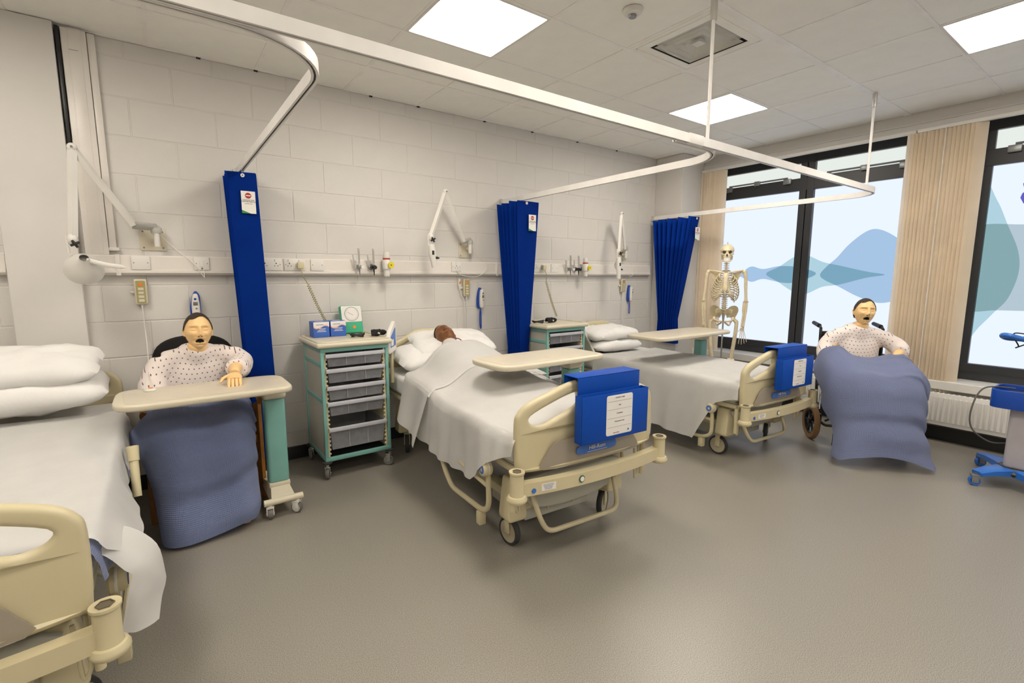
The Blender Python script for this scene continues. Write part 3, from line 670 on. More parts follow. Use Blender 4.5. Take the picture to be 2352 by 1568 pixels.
# side control panel standing up by the middle bed's pillow
def head_rail(bed, Zd, label, s=-1, panel=True):
    x = s*.435
    if panel:
        spin = at(x,1.78,0) @ Matrix.Rotation(R(-30),4,'Z') @ at(-x,-1.78,0)
        o = [(p.x,p.y) for p in round_path([(1.66,.83+Zd,0),(1.90,.83+Zd,0),(1.90,1.04+Zd,0),(1.86,1.06+Zd,0),(1.70,.99+Zd,0),(1.66,.95+Zd,0)],.02,4,True)]
        YZ = Matrix(((0,0,1,0),(1,0,0,0),(0,1,0,0),(0,0,0,1)))
        p = part('control_panel', plate([o],.030,.008,spin @ at(x,0,0) @ YZ), white, bed, label=label)
        s1 = [(q.x,q.y) for q in round_path([(1.685,.875+Zd,0),(1.86,.875+Zd,0),(1.86,1.01+Zd,0),(1.70,.955+Zd,0)],.01,3,True)]
        part('key_pad', plate([s1],.003,.0006,spin @ at(x+.0155,0,0) @ YZ), labelb, p)
        part('display', plate([[(1.70,.885+Zd),(1.78,.885+Zd),(1.78,.93+Zd),(1.70,.925+Zd)]],.003,.0004,spin @ at(x+.0175,0,0) @ YZ), paper, p)
        part('panel_stem', tube([(x,1.78,.60+Zd),(x,1.78,.84+Zd)],.014,10), creamd, bed)
    else:
        YZ = Matrix(((0,0,1,0),(1,0,0,0),(0,1,0,0),(0,0,0,1)))
        o = [(p.x,p.y) for p in round_path([(1.60,.66+Zd,0),(2.0,.66+Zd,0),(2.0,.97+Zd,0),(1.86,.98+Zd,0)],.04,5,True)]
        h = [(p.x,p.y) for p in round_path([(1.80,.80+Zd,0),(1.93,.80+Zd,0),(1.93,.92+Zd,0),(1.87,.92+Zd,0)],.02,4,True)]
        part('head_side_rail', plate([o,h],.030,.010,at(x,0,0) @ YZ), creamg if s < 0 else cream, bed)
head_rail(bed2, 0, 'white control panel with blue keypad')
head_rail(bed3, -.055, '', -1, False)
# ------------------------------------------------------------------ bedding
def sheet(name, loc, th, label, y0, y1, hw, top, hemL, hemR, amp=.010, nu=90, nv=70, m=linen, cat='sheet', foot=None, th_=.0025, sd=0, flare=.03, skew=None, freq=17):
    """cloth over a mattress: flat top following top(x,y), rounded edge, then drops to hemL/hemR(y) with folds"""
    t = thing(name, label, cat, loc, R(-th))
    def f(u,v):
        s = u*2-1; y = y0+(y1-y0)*v; sg = -1 if s < 0 else 1; a = abs(s)
        hem = (hemL if sg < 0 else hemR)(y)
        if skew: y = skew(s,v,y)
        zt = top(sg*hw,y)
        drop = max(.02,zt-hem); flat = hw-.035; arcl = .055; L = flat+arcl+drop-.035; d = a*L if L > 0 else 0
        if d < flat:
            x = d; z = top(sg*x,y); fz = min(1,x/flat)
            z += .0025*noise.noise(Vector((x*sg*7,y*6,sd)))*1.6
        elif d < flat+arcl:
            k = (d-flat)/arcl*math.pi/2; x = flat+.035*math.sin(k); z = top(sg*flat,y)-.035*(1-math.cos(k))
        else:
            e = d-flat-arcl; dn = e/max(.05,drop-.035); x = hw+.003+(flare(y) if callable(flare) else flare)*e
            fold = (math.sin(y*freq+sd+2.2*math.sin(y*3.1+sd))*.6+.4*math.sin(y*freq*2.3+1.7*sd))
            x += amp*(.25+dn*1.4)*(fold+1)*.9; z = top(sg*flat,y)-.035-e
            y = y+.012*dn*math.sin(y*11+sd)
        x += .004*noise.noise(Vector((x*6*sg,y*6,z*6+sd)))
        return (sg*x,y,z)
    b = thicken(grid_surface(f,nu,nv), th_); part('cloth', b, m, t, ang=60); return t
def lerpf(tab):
    def g(y):
        if y <= tab[0][0]: return tab[0][1]
        for (a,p),(b,q) in zip(tab,tab[1:]):
            if y <= b: k = (y-a)/(b-a); return p+(q-p)*k
        return tab[-1][1]
    return g
g_ = lambda x,s: math.exp(-(x/s)**2)
# middle bed: sheet over the lying manikin
prof2 = lerpf([(0,.0),(.10,.012),(.22,.052),(.35,.07),(.7,.085),(.95,.125),(1.15,.175),(1.35,.215),(1.5,.235),(1.6,.225)])
side2 = lerpf([(0,0),(.8,.0),(1.1,.03),(1.5,.06),(1.7,.07)])
def top2(x,y): return .673+side2(y)+(prof2(y)-side2(y))*math.exp(-(x/.27)**4)+.004*math.sin(y*9+x*7)
s2 = sheet('bed_sheet',(1.03,-2.26,0),4,'white top sheet drawn over the manikin in the middle bed',.05,1.52,.445,top2,
    lerpf([(0,.60),(.12,.56),(.26,.50),(.45,.345),(.70,.335),(1.0,.34),(1.3,.36),(1.55,.42)]),
    lerpf([(0,.55),(.3,.42),(1.5,.42)]), amp=.016, sd=1.3, skew=lambda s,v,y: y-(.10*max(0,abs(s)-.2)*v))
def fold2(u,v):
    x = -.46+.92*u; y = 1.02+.50*v-.09*abs(x)*v*2+.03*x; xx = max(-.44,min(.44,x)); z = top2(xx,y)+.007+.003*math.sin(x*9)
    if x < -.42: z -= (-.42-x)*1.2
    return (x,y,z)
part('turned_back_fold', thicken(grid_surface(fold2,40,14),.002), linen, s2, ang=60)
def fold2b(u,v):
    y = 1.02+.42*v; d = .36*u*(1-.25*v); return (-.455-.02*u-.02*math.sin(y*20)*u-.05*u, y+.06*u*(1-v)+.0, top2(-.44,y)-.01-d)
part('turned_back_fold', thicken(grid_surface(fold2b,16,14),.002), linen, s2, ang=60)
# window bed: sheet made up flat, hanging low on the near side
top3 = lambda x,y: .625+.003*math.sin(y*7+x*5)
sheet('bed_sheet',(3.13,-2.17,0),4,'smooth white sheet hanging low on the near side of the window bed',.07,1.62,.445,top3,
    lerpf([(0,.52),(.12,.50),(.24,.45),(.30,.30),(.37,.14),(.45,.135),(.9,.15),(1.3,.19),(1.62,.24)]),
    lerpf([(0,.45),(.4,.30),(1.6,.30)]), amp=.013, sd=4.1, flare=.10)
# near bed
top1 = lambda x,y: .663+.004*math.sin(y*6+x*4)+.06*max(0,y-1.25)
sheet('cellular_blanket',(-1.295,-2.27,0),0,'pale blue cellular blanket tucked under the sheet at the foot of the near bed',.075,1.2,.44,lambda x,y: top1(x,y)-.012,
    lerpf([(0,.52),(1.2,.50)]), lerpf([(0,.55),(.08,.55),(.25,.53),(.5,.50),(1.2,.5)]), amp=.012, sd=2.2, m=blanket_m2, cat='blanket', th_=.004)
sheet('bed_sheet',(-1.295,-2.27,0),0,'creased white sheet with one corner trailing low at the near bed',.13,1.66,.45,top1,
    lerpf([(0,.45),(1.7,.40)]), lerpf([(0,.64),(.10,.635),(.14,.61),(.22,.545),(.30,.50),(.42,.47),(.55,.475),(.8,.50),(1.2,.51),(1.66,.52)]), amp=.006, sd=6.6, flare=lerpf([(0,.45),(.3,.62),(.6,.45),(.9,.12),(1.6,.05)]))
# trailing corner of the near sheet
t = thing('sheet_corner','rolled white sheet corner hanging beside the near foot board','sheet',(-.80,-2.05,.25))
NT = net([[(-.885,-2.13,.635),(-.835,-2.13,.59),(-.80,-2.12,.53),(-.785,-2.11,.505),(-.792,-2.12,.475),(-.805,-2.13,.42),(-.820,-2.14,.352)],
          [(-.88,-2.05,.63),(-.815,-2.05,.585),(-.77,-2.07,.53),(-.755,-2.08,.495),(-.765,-2.10,.455),(-.778,-2.12,.40),(-.79,-2.13,.330)],
          [(-.88,-1.97,.62),(-.80,-1.98,.575),(-.74,-2.01,.51),(-.725,-2.03,.455),(-.735,-2.06,.425),(-.75,-2.08,.38),(-.755,-2.10,.318)],
          [(-.88,-1.90,.61),(-.79,-1.90,.565),(-.725,-1.93,.50),(-.708,-1.98,.42),(-.709,-2.0,.392),(-.722,-2.03,.36),(-.733,-2.07,.312)]])
part('cloth', thicken(grid_surface(lambda u,v: NT(v,u),24,24),.002), linen, t, W=True, ang=60)
def pillow(loc, th, c, size, label, rot=(0,0,0), sd=0, puff=.5):
    t = thing('pillow', label, 'pillow', loc, R(-th)); b = NB(); bmesh.ops.create_grid(b, x_segments=28, y_segments=20, size=1)
    vs = list(b.verts); q = b.copy(); bmesh.ops.reverse_faces(q, faces=q.faces)
    def shape(bm_, sg):
        for v in bm_.verts:
            x,y = v.co.x, v.co.y; h = max(0,(1-abs(x)**3.2)*(1-abs(y)**3.0))**.5
            pin = 1-.05*(1-abs(y)**2)*abs(x)**4-.0; pin2 = 1-.06*(1-abs(x)**2)*abs(y)**4
            wr_ = .012*noise.noise(Vector((x*2.5+sd,y*2.5,sg)))+.010*noise.noise(Vector((x*6,y*4+sd,sg)))*h+.006*noise.noise(Vector((x*13+sd,y*8,sg)))
            cr_ = 1-.07*abs(x)**5*abs(y)**5; v.co = Vector((x*size[0]/2*pin*(1-.09*abs(y)**5)*cr_, y*size[1]/2*pin2*(1-.10*abs(x)**5)*cr_, sg*size[2]/2*h*(1 if sg > 0 else .75)+wr_*h*1.5))
    shape(b,1); shape(q,-1); join(b,q); bmesh.ops.remove_doubles(b, verts=b.verts, dist=.0008); bmesh.ops.recalc_face_normals(b, faces=b.faces)
    b.transform(Matrix.Translation(c) @ Matrix.Rotation(rot[2],4,'Z') @ Matrix.Rotation(rot[1],4,'Y') @ Matrix.Rotation(rot[0],4,'X'))
    part('pillow_case', b, linen2, t, ang=70); return t
pillow((-1.295,-2.27,0),0,(.0,1.80,.80),(.80,.50,.19),'lower white pillow on the bed nearest the camera',(R(6),0,R(2)),1)
pillow((-1.295,-2.27,0),0,(-.02,1.84,.925),(.80,.48,.17),'upper crumpled white pillow on the bed nearest the camera',(R(12),0,R(-3)),5)
pillow((1.03,-2.26,0),4,(-.02,1.80,.76),(.80,.50,.17),'wide white pillow under the dark-faced manikin',(R(9),0,R(1)),3)
pillow((1.03,-2.26,0),4,(.10,1.86,.855),(.70,.46,.13),'tilted white pillow right behind the dark-faced manikin head',(R(16),0,R(-4)),8)
pillow((3.13,-2.17,0),4,(-.10,1.80,.685),(.68,.48,.15),'lower white pillow of the two on the window bed',(R(2),0,R(1)),2)
pillow((3.13,-2.17,0),4,(-.12,1.82,.80),(.66,.46,.15),'upper white pillow of the two on the window bed',(R(3),R(-2),R(-2)),9)
# ------------------------------------------------------------------ document holders hung on the foot boards
def holder(loc, th, dz, label, dx=.06):
    t = thing('document_holder', label, 'holder', loc, R(-th)); Z = lambda z: z+dz
    hw = .20; b = NB()
    # saddle over the foot board: front sheet, top, rear lip
    b = bx(dx-hw,dx+hw,-.026,-.022,Z(.80),Z(.927),.001); bx(dx-hw,dx+hw,-.026,.082,Z(.923),Z(.927),.001,bm=b); bx(dx-hw,dx+hw,.078,.082,Z(.87),Z(.927),.001,bm=b)
    part('saddle', b, blued, t)
    hw2 = .215; y0,y1 = -.075,-.024; z0,z1 = Z(.618),Z(.845)
    b = bx(dx-hw2,dx+hw2,y0,y0+.003,z0,z1,.001); bx(dx-hw2,dx+hw2,y1-.003,y1,z0,z1,.001,bm=b); bx(dx-hw2,dx-hw2+.003,y0,y1,z0,z1,.001,bm=b); bx(dx+hw2-.003,dx+hw2,y0,y1,z0,z1,.001,bm=b); bx(dx-hw2,dx+hw2,y0,y1,z0,z0+.003,.001,bm=b)
    part('pocket', b, blued, t)
    c = dx+.02; p = part('name_card', plate([rrect(c-.085,c+.085,z0+.018,z1-.012,.010)],.002,.0004,at(0,y0-.001,0) @ XZ), paper, t)
    for k,zz in enumerate((.185,.145,.102,.058)):
        part('ruled_line', bx(c-.08,c+.08,y0-.0026,y0-.0020,z0+zz-.0004,z0+zz+.0004), ink, p, smooth=False)
    for s_,zz in (('PATIENT CARE',.205),('Bed',.168),('Consultant',.128),('Nutritional needs',.088)):
        part('card_print', text_bm(s_, .009, Matrix(((1,0,0,c),(0,0,-1,y0-.0024),(0,1,0,z0+zz-.003),(0,0,0,1)))), ink, p)
    part('card_print', text_bm('keep card clean', .006, Matrix(((1,0,0,c-.02),(0,0,-1,y0-.0024),(0,1,0,z0+.03),(0,0,0,1)))), red, p)
    part('card_print', lathe([(0,-.0004),(.005,-.0004),(.005,.0004),(0,.0004)],12,(c+.06,y0-.0024,z0+.034),'Y'), labelb, p)
    return t
holder((1.03,-2.26,0),4,0,'blue document holder hooked over the foot board of the middle bed')
holder((3.13,-2.17,0),4,-.055,'blue document holder hooked over the foot board of the window bed')
# ------------------------------------------------------------------ wall services
YZ = Matrix(((0,0,1,0),(1,0,0,0),(0,1,0,0),(0,0,0,1)))
def trunk(x0,x1,label):
    P = [(.0,1.398),(-.040,1.398),(-.056,1.412),(-.056,1.428),(-.050,1.432),(-.050,1.512),(-.044,1.520),(.0,1.520)]
    b = NB(); A = [[b.verts.new((x,p[0],p[1])) for p in P] for x in (x0,x1)]
    for k in range(len(P)): b.faces.new((A[0][k],A[0][(k+1)%len(P)],A[1][(k+1)%len(P)],A[1][k]))
    b.faces.new(A[0]); b.faces.new(A[1]); bmesh.ops.recalc_face_normals(b, faces=b.faces)
    t = thing('wall_trunking', label, 'trunking', ((x0+x1)/2,0,1.398)); part('channel', b, white_t, t, W=True, smooth=False)
    return t
tk = trunk(-1.010,4.20,'long white service trunking along the block wall behind the beds')
for x in (-.84,1.95): part('joint_cover', bx(x-.012,x+.012,-.0575,0,1.396,1.522,.002), white_t, tk, W=True)
trunk(LX,-1.324,'short white service trunking left of the painted pilaster')
t = thing('cable_duct','white vertical cable duct rising to the ceiling beside the pilaster','trunking',(-.90,0,1.52))
part('duct', bx(-.985,-.875,-.045,0,1.52,CH-.012,.004), white_t, t, W=True); part('duct', bx(-.873,-.838,-.032,0,1.555,CH-.012,.003), white_t, t, W=True)
part('end_cap', bx(-.878,-.825,-.036,0,1.545,1.565,.003), white_t, t, W=True)
part('duct_lid', bx(-.955,-.90,-.048,-.044,1.53,CH-.012,.001), white_t, t, W=True); part('print', bx(-.955,-.915,-.0487,-.048,2.655,2.657), ink, t, W=True)
t = thing('gap_shade','black strip standing in for the shade in the gap between pilaster and duct','cable',(-.999,-.03,2.1))
part('strip', bx(-1.006,-.990,-.052,-.010,2.07,CH-.012,.002), black, t, W=True)  # shade of the narrow gap, put in as a black strip
def socket(x,w_,kind,label):
    t = thing('wall_socket' if kind != 'blank' else 'blank_plate', label, 'socket', (x,-.05,1.474))
    part('plate', bx(-w_/2,w_/2,-.010,0,-.043,.043,.003), white, t)
    for s in (-1,1): part('screw', lathe([(0,-.001),(.0035,-.001),(.0035,.001),(0,.001)],10,(s*(w_/2-.012),-.0105,0),'Y'), grey_m, t)
    n = {'double':2,'single':1}.get(kind,0)
    for k in range(n):
        cx = 0 if n == 1 else (-.036 if k == 0 else .036); b = NB()
        bx(cx-.003,cx+.003,-.0108,-.0098,.004,.013,bm=b); bx(cx-.014,cx-.008,-.0108,-.0098,-.012,-.007,bm=b); bx(cx+.008,cx+.014,-.0108,-.0098,-.012,-.007,bm=b)
        part('pin_slots', b, black, t, smooth=False)
        part('rocker', bx(cx-.012,cx-.002,-.015,-.009,.022,.036,.002), white, t)
        part('rocker_mark', bx(cx-.010,cx-.004,-.0155,-.0148,.033,.035), red, t, smooth=False)
    if kind == 'spur':
        part('fuse_carrier', bx(-.012,.012,-.014,-.009,-.02,.02,.002), white, t); part('outlet_hole', lathe([(0,-.001),(.006,-.001),(.006,.001),(0,.001)],12,(0,-.0110,-.032),'Y'), ink, t)
    return t
socket(-.728,.094,'blank','blank white plate above the first nurse call handset')
socket(-.408,.086,'spur','white switched spur with the first lamp lead hanging from it')
socket(.005,.146,'double','empty double socket just right of the first blue curtain')
s_ = socket(.165,.146,'double','double socket with the coiled lead plugged in, above the first trolley')
socket(.322,.092,'blank','blank white plate right of the double socket with the coiled lead')
socket(1.509,.092,'single','white single socket below the second wall lamp')
socket(2.462,.146,'double','double socket with the coiled lead plugged in, beyond the second curtain')
socket(2.66,.086,'blank','blank white plate left of the second set of gas outlets')
def coil_lead(p0, p1, p2, label):
    t = thing('coiled_lead', label, 'cable', p0)
    part('plug', box(p0,(.045,.035,.048),.008), cream, t, W=True)
    P0 = Vector(p0); P1 = Vector(p1); P2 = Vector(p2)
    part('straight_lead', tube(smooth_pts([P0+Vector((0,-.01,-.02)),P0+Vector((.005,-.03,-.07)),P1],6),.0035,6), greenb, t, W=True)
    n = 24; pts = []
    for i in range(n*9+1):
        k = i/(n*9); c = P1.lerp(P2,k)+Vector((0,0,-.018*math.sin(k*math.pi))); a = 2*math.pi*n*k; ax = (P2-P1).normalized(); u = ax.cross(Vector((0,1,0))).normalized(); v = ax.cross(u)
        pts.append(c+u*math.cos(a)*.010+v*math.sin(a)*.010)
    part('coil', tube(pts,.0028,5), greenb, t, W=True)
coil_lead((.198,-.085,1.470),(.238,-.11,1.33),(.365,-.16,1.0),'olive coiled lead running from the socket down to the first trolley')
coil_lead((2.50,-.085,1.478),(2.515,-.10,1.34),(2.60,-.17,.99),'olive coiled lead running down to the second trolley')
def gas(x, tag_):
    for k,dx in enumerate((0,.115)):
        t = thing('flow_meter', ('clear oxygen flow meter at the left of the ' if k == 0 else 'flow meter with a black valve in the ')+tag_, 'flow meter', (x+dx,-.05,1.40))
        part('outlet', lathe([(0,0),(.024,0),(.024,-.02),(.018,-.03),(0,-.03)],20,(0,0,.065),'Y'), white if k == 0 else grey_m, t)
        part('body', bx(-.012,.012,-.075,-.02,.05,.08,.006), grey_m if k == 0 else black, t)
        part('glass_tube', cyl((0,-.06,.08),(0,-.06,.205),.008,seg=12), pale_tube, t); part('tube_scale', bx(-.001,.001,-.0705,-.069,.09,.19), ink, t)
        part('knob', lathe([(0,0),(.013,0),(.015,-.02),(.012,-.024),(0,-.024)],12,(.016 if k == 0 else .0,-.075,.06),'Y'), white if k == 0 else black, t)
        if k: part('knob', ball((-.022,-.07,.06),.012), black, t)
        part('nozzle', cyl((0,-.06,.05),(.003,-.06,.0),.007,.003,10), grey_m if k == 0 else black, t)
        part('side_tube', tube(smooth_pts([(-.02,-.02,.06),(-.032,-.03,.12),(-.036,-.03,.155)],5),.006,8), pale_tube, t)
    t = thing('suction_regulator','white suction regulator with yellow dial in the '+tag_,'regulator',(x+.225,-.05,1.39))
    part('body', lathe([(0,-.055),(.016,-.055),(.024,-.045),(.026,.0),(.034,.01),(.036,.07),(.028,.085),(.022,.088),(0,.088)],20,(0,-.05,.05)), white, t)
    part('red_band', lathe([(.0285,.0),(.029,.003),(.029,.012),(.0285,.015)],20,(0,-.05,.130)), red, t)
    part('cap', lathe([(.026,0),(.028,.01),(.024,.04),(.018,.05),(0,.05)],20,(0,-.05,.145)), white, t)
    d = part('dial', lathe([(0,0),(.024,0),(.024,-.012),(0,-.012)],20,(.020,-.088,.09),'Y'), yellow, t); part('dial_hub', ball((.02,-.102,.09),.006), ink, d)
    part('wall_mount', cyl((0,0,.09),(0,-.05,.09),.016), grey_m, t); part('jar_neck', cyl((0,-.05,.0),(0,-.05,-.008),.018,.015), grey_m, t)
gas(.620,'first set of wall outlets'); gas(2.835,'second set of wall outlets')
# ------------------------------------------------------------------ wall lamps
def lamp(pl, piv, e1, top, hj, tip, kind, label, lead):
    t = thing('wall_lamp', label, 'lamp', (pl[0],0,pl[2]))
    part('wall_plate', bx(pl[0]-.068,pl[0]+.068,-.008,0,pl[2]-.068,pl[2]+.068,.003), tcream, t, W=True)
    for sx in (-1,1):
        for sz in (-1,1): part('screw', lathe([(0,0),(.006,0),(.005,-.003),(0,-.003)],10,(pl[0]+sx*.05,-.008,pl[2]+sz*.05),'Y'), grey_m, t, W=True)
    V = [Vector(v) for v in (piv,e1,top,hj,tip)]
    part('pivot', cyl(V[0]-Vector((0,0,.09)),V[0]-Vector((0,0,.01)),.016), white, t, W=True); part('pivot_arm', bx(piv[0]-.012,piv[0]+.012,piv[1],0,piv[2]-.06,piv[2]-.035,.004), tcream, t, W=True)
    b = tube([V[0]+Vector((0,0,-.01)),V[0]+Vector((-.01,0,.03)),V[1]],.027,12,flat=.6); ball(V[0]+Vector((0,0,.01)),.032,(1,.6,1),bm=b); part('spring_housing', b, mat('pale_grey',hexc('#b9b8b2'),.4), t, W=True)
    for k,(a,c) in enumerate(((V[1],V[2]),(V[2],V[3]))):
        part('arm', tube([a,c],.021,4,flat=.8), white, t, W=True)
    q = ball(V[2],.024,(1,.8,1)); part('elbow', q, white, t, W=True); part('elbow_pin', lathe([(0,0),(.006,0),(.006,-.004),(0,-.004)],10,(V[2].x,V[2].y-.021,V[2].z),'Y'), ink, t, W=True)
    d = (V[4]-V[3]); h = part('head_joint', ball(V[3]+Vector((-.004,0,-.01)),.026,(1,.8,1.3)), white, t, W=True)
    kb = NB(); kc = V[3]+Vector((.006,-.022,-.035))
    for a in range(4): tube([kc,kc+Vector((math.cos(a*math.pi/2+.5)*.022,-.002,math.sin(a*math.pi/2+.5)*.022))],[.008,.006],6,bm=kb)
    kb.transform(total(t).inverted()); part('star_knob', kb, black, h); h.children[0].matrix_local = Matrix.Translation((0,0,0))
    part('joint_bar', tube([V[3]+Vector((-.028,0,.01)),V[3]+Vector((-.026,0,-.085))],.007,8), white, t, W=True)
    s0 = V[3]+Vector((0,0,-.10))
    if kind == 'dish':
        sh = lathe([(.020,.055),(.028,.03),(.055,.0),(.082,-.045),(.090,-.085),(.086,-.085),(.078,-.045),(.05,-.004),(.0,.02)],32)
        m = Matrix.Translation(s0+Vector((.035,-.03,-.035))) @ Matrix.Rotation(R(14),4,'Y') @ Matrix.Rotation(R(62),4,'X'); sh.transform(m)
        part('shade', sh, white, t, W=True, label='glossy white dish shade')
        part('handle', tube(smooth_pts([s0+Vector((.05,-.06,-.02)),s0+Vector((.13,-.07,-.045)),s0+Vector((.19,-.07,-.055)),s0+Vector((.215,-.07,-.060))],4),[.012]*8+[.011,.009,.006,.004,.003],10,flat=.6), white, t, W=True)
    else:
        b = tube([s0+Vector((0,0,.03)),s0.lerp(V[4],.3),s0.lerp(V[4],.65),V[4]],[.026,.034,.027,.022],16,flat=.8); part('shade', b, white, t, W=True, label='slim white lamp head seen from its edge')
        sw = s0.lerp(V[4],.25)+Vector((-.004,-.026,0)); part('switch', box(sw,(.018,.006,.034),.002), black, t, W=True)
        part('lens_edge', tube([s0.lerp(V[4],.5)+Vector((.015,-.01,0)),s0.lerp(V[4],.52)+Vector((.05,-.012,0))],[.014,.006],8), black, t, W=True)
        part('reflector', lathe([(.0,.02),(.03,.015),(.045,-.01),(.042,-.012),(.02,.006)],20,tuple(s0.lerp(V[4],.3)+Vector((.012,.02,.0))),'X'), white, t, W=True)
    part('lead', tube(smooth_pts(lead,8),.0028,6), white, t, W=True)
lamp((-.655,0,1.62),(-.635,-.07,1.665),(-.74,-.13,1.695),(-.972,-.25,2.085),(-1.005,-.30,1.60),(-.92,-.4,1.40),'dish','white jointed wall lamp with a dish shade over the near bed',
     [(-.62,-.03,1.65),(-.55,-.03,1.57),(-.46,-.06,1.48),(-.41,-.065,1.40),(-.40,-.063,1.385),(-.40,-.06,1.44)])
lamp((1.633,0,1.625),(1.645,-.07,1.685),(1.575,-.09,1.70),(1.335,-.20,2.085),(1.17,-.25,1.72),(1.195,-.25,1.465),'slim','white jointed wall lamp hanging over the middle bed',
     [(1.68,-.02,1.62),(1.80,-.03,1.55),(1.83,-.06,1.46),(1.72,-.065,1.39),(1.56,-.065,1.40),(1.51,-.064,1.44)])
lamp((3.74,0,1.64),(3.735,-.07,1.69),(3.69,-.09,1.70),(3.49,-.20,2.065),(3.41,-.25,1.67),(3.42,-.25,1.365),'slim','white jointed wall lamp hanging nearest the window',
     [(3.78,-.02,1.62),(3.88,-.03,1.54),(3.90,-.06,1.45),(3.84,-.065,1.39),(3.78,-.064,1.41)])
# ------------------------------------------------------------------ nurse call handsets, pendants, thermometers
def handset(x,z,label,pend=None,s=1.0,cable=None):
    t = thing('call_handset', label, 'handset', (x,0,z-.08))
    part('case', box((x,-.028,z),(.066*s,.03,.160*s),.010,3), tcream, t, W=True)
    part('key_panel', plate([rrect(-.024*s,.024*s,-.070*s,.070*s,.006)],.002,.0004,at(x,-.0440,z) @ XZ), greenb, t, W=True)
    part('call_key', lathe([(0,0),(.012*s,0),(.010*s,-.002),(0,-.002)],16,(x,-.0445,z+.045*s),'Y'), orange, t, W=True)
    for k in range(4): part('key', box((x,-.0455,z+.018*s-.024*s*k),(.028*s,.003,.016*s),.004), tcream, t, W=True)
    part('cable_gland', cyl((x,-.028,z-.08*s),(x,-.028,z-.105*s),.007,.004), white, t, W=True)
    part('wall_hook', bx(x-.055,x-.03,-.018,0,z-.01,z+.008,.004), white, t, W=True)
    part('lead', tube(smooth_pts(cable or [(x,-.028,z-.10),(x+.005,-.02,z-.3),(x+.01,-.015,z-.55),(x+.0,-.012,z-.75)],6),.003,6), white, t, W=True)
    return t
hs1 = handset(-.742,1.294,'cream nurse call handset with a lead running down beside the black chair',cable=[(-.742,-.028,1.19),(-.74,-.05,1.05),(-.735,-.20,.92),(-.74,-.45,.84),(-.755,-.70,.807),(-.745,-.765,.803)])
handset(1.626,1.288,'cream nurse call handset on the wall above the dark-faced manikin')
handset(3.745,1.283,'cream nurse call handset on the wall nearest the window',s=.95)
for x,l in ((1.555,'small call pendant with an orange button beside the middle handset'),):
    t = thing('call_pendant', l, 'pendant', (x,-.02,1.20))
    part('body', tube([(x,-.025,1.37),(x,-.028,1.32),(x+.004,-.025,1.27)],[.010,.016,.007],12,flat=.6), white, t, W=True); part('button', ball((x,-.042,1.335),.010,(1,.5,1.3)), orange, t, W=True)
    part('lead', tube(smooth_pts([(x+.004,-.025,1.27),(x+.02,-.02,1.22),(x+.05,-.02,1.16),(x+.055,-.02,.9)],6),.003,6), white, t, W=True)
def thermo(x,z,label,loop,tw=0):
    t = thing('ear_thermometer', label, 'thermometer', (x,0,z-.1)); m = Matrix.Rotation(tw,4,'Z')
    def P(n,b,mm): b.transform(m); return part(n,b,mm,t)
    P('holder', plate([[(p.x,p.y) for p in smooth_pts([(-.028,0.10,0),(0,.19,0),(.026,.17,0),(.030,.10,0),(.026,.02,0),(0,.0,0),(-.026,.02,0)],5,True)]],.03,.008,at(0,-.016,0) @ XZ), blueb if 0 else bluep)
    P('body', plate([[(p.x,p.y) for p in smooth_pts([(-.022,0.10,0),(-.012,.165,0),(.004,.178,0),(.018,.165,0),(.024,.10,0),(.022,.02,0),(0,.005,0),(-.018,.02,0)],5,True)]],.035,.012,at(0,-.045,0) @ XZ), white)
    P('display', bx(-.013,.013,-.065,-.0615,.100,.124,.002), mat('lcd',hexc('#6f716a'),.3)); P('button', lathe([(0,0),(.008,0),(.007,-.003),(0,-.003)],14,(.0,-.0615,.142),'Y'), bluep)
    P('button', lathe([(0,0),(.007,0),(.006,-.002),(0,-.002)],14,(.004,-.0615,.080),'Y'), grey_m)
    if loop == 1: P('strap', tube(smooth_pts([(0,-.03,.0),(-.018,-.03,-.06),(-.022,-.03,-.12),(0,-.03,-.142),(.020,-.03,-.12),(.015,-.03,-.06),(0,-.03,.0)],6),.004,6), bluep)
    elif loop == 2: P('strap', tube(smooth_pts([(0,-.03,.0),(-.010,-.032,-.05),(-.012,-.034,-.15),(0,-.034,-.185),(.010,-.030,-.15),(.008,-.03,-.05),(0,-.03,.0)],6),.008,8,flat=.5), bluep)
    else: P('strap', tube(smooth_pts([(-.01,-.03,.0),(-.005,-.03,-.05),(.02,-.03,-.10)],6),.005,6), bluep); P('strap_clip', bx(-.012,-.004,-.035,-.028,-.045,0,.002), white)
thermo(-.462,1.18,'white and blue ear thermometer on the wall above the chair manikin',0)
thermo(1.768,1.172,'white and blue ear thermometer hanging left of the second curtain',2,R(18))
thermo(3.86,1.172,'white and blue ear thermometer with a looped strap near the third curtain',1,R(25))
for o in scn.objects:
    if o.name.startswith('ear_thermometer'): o.location.z += .1-.08
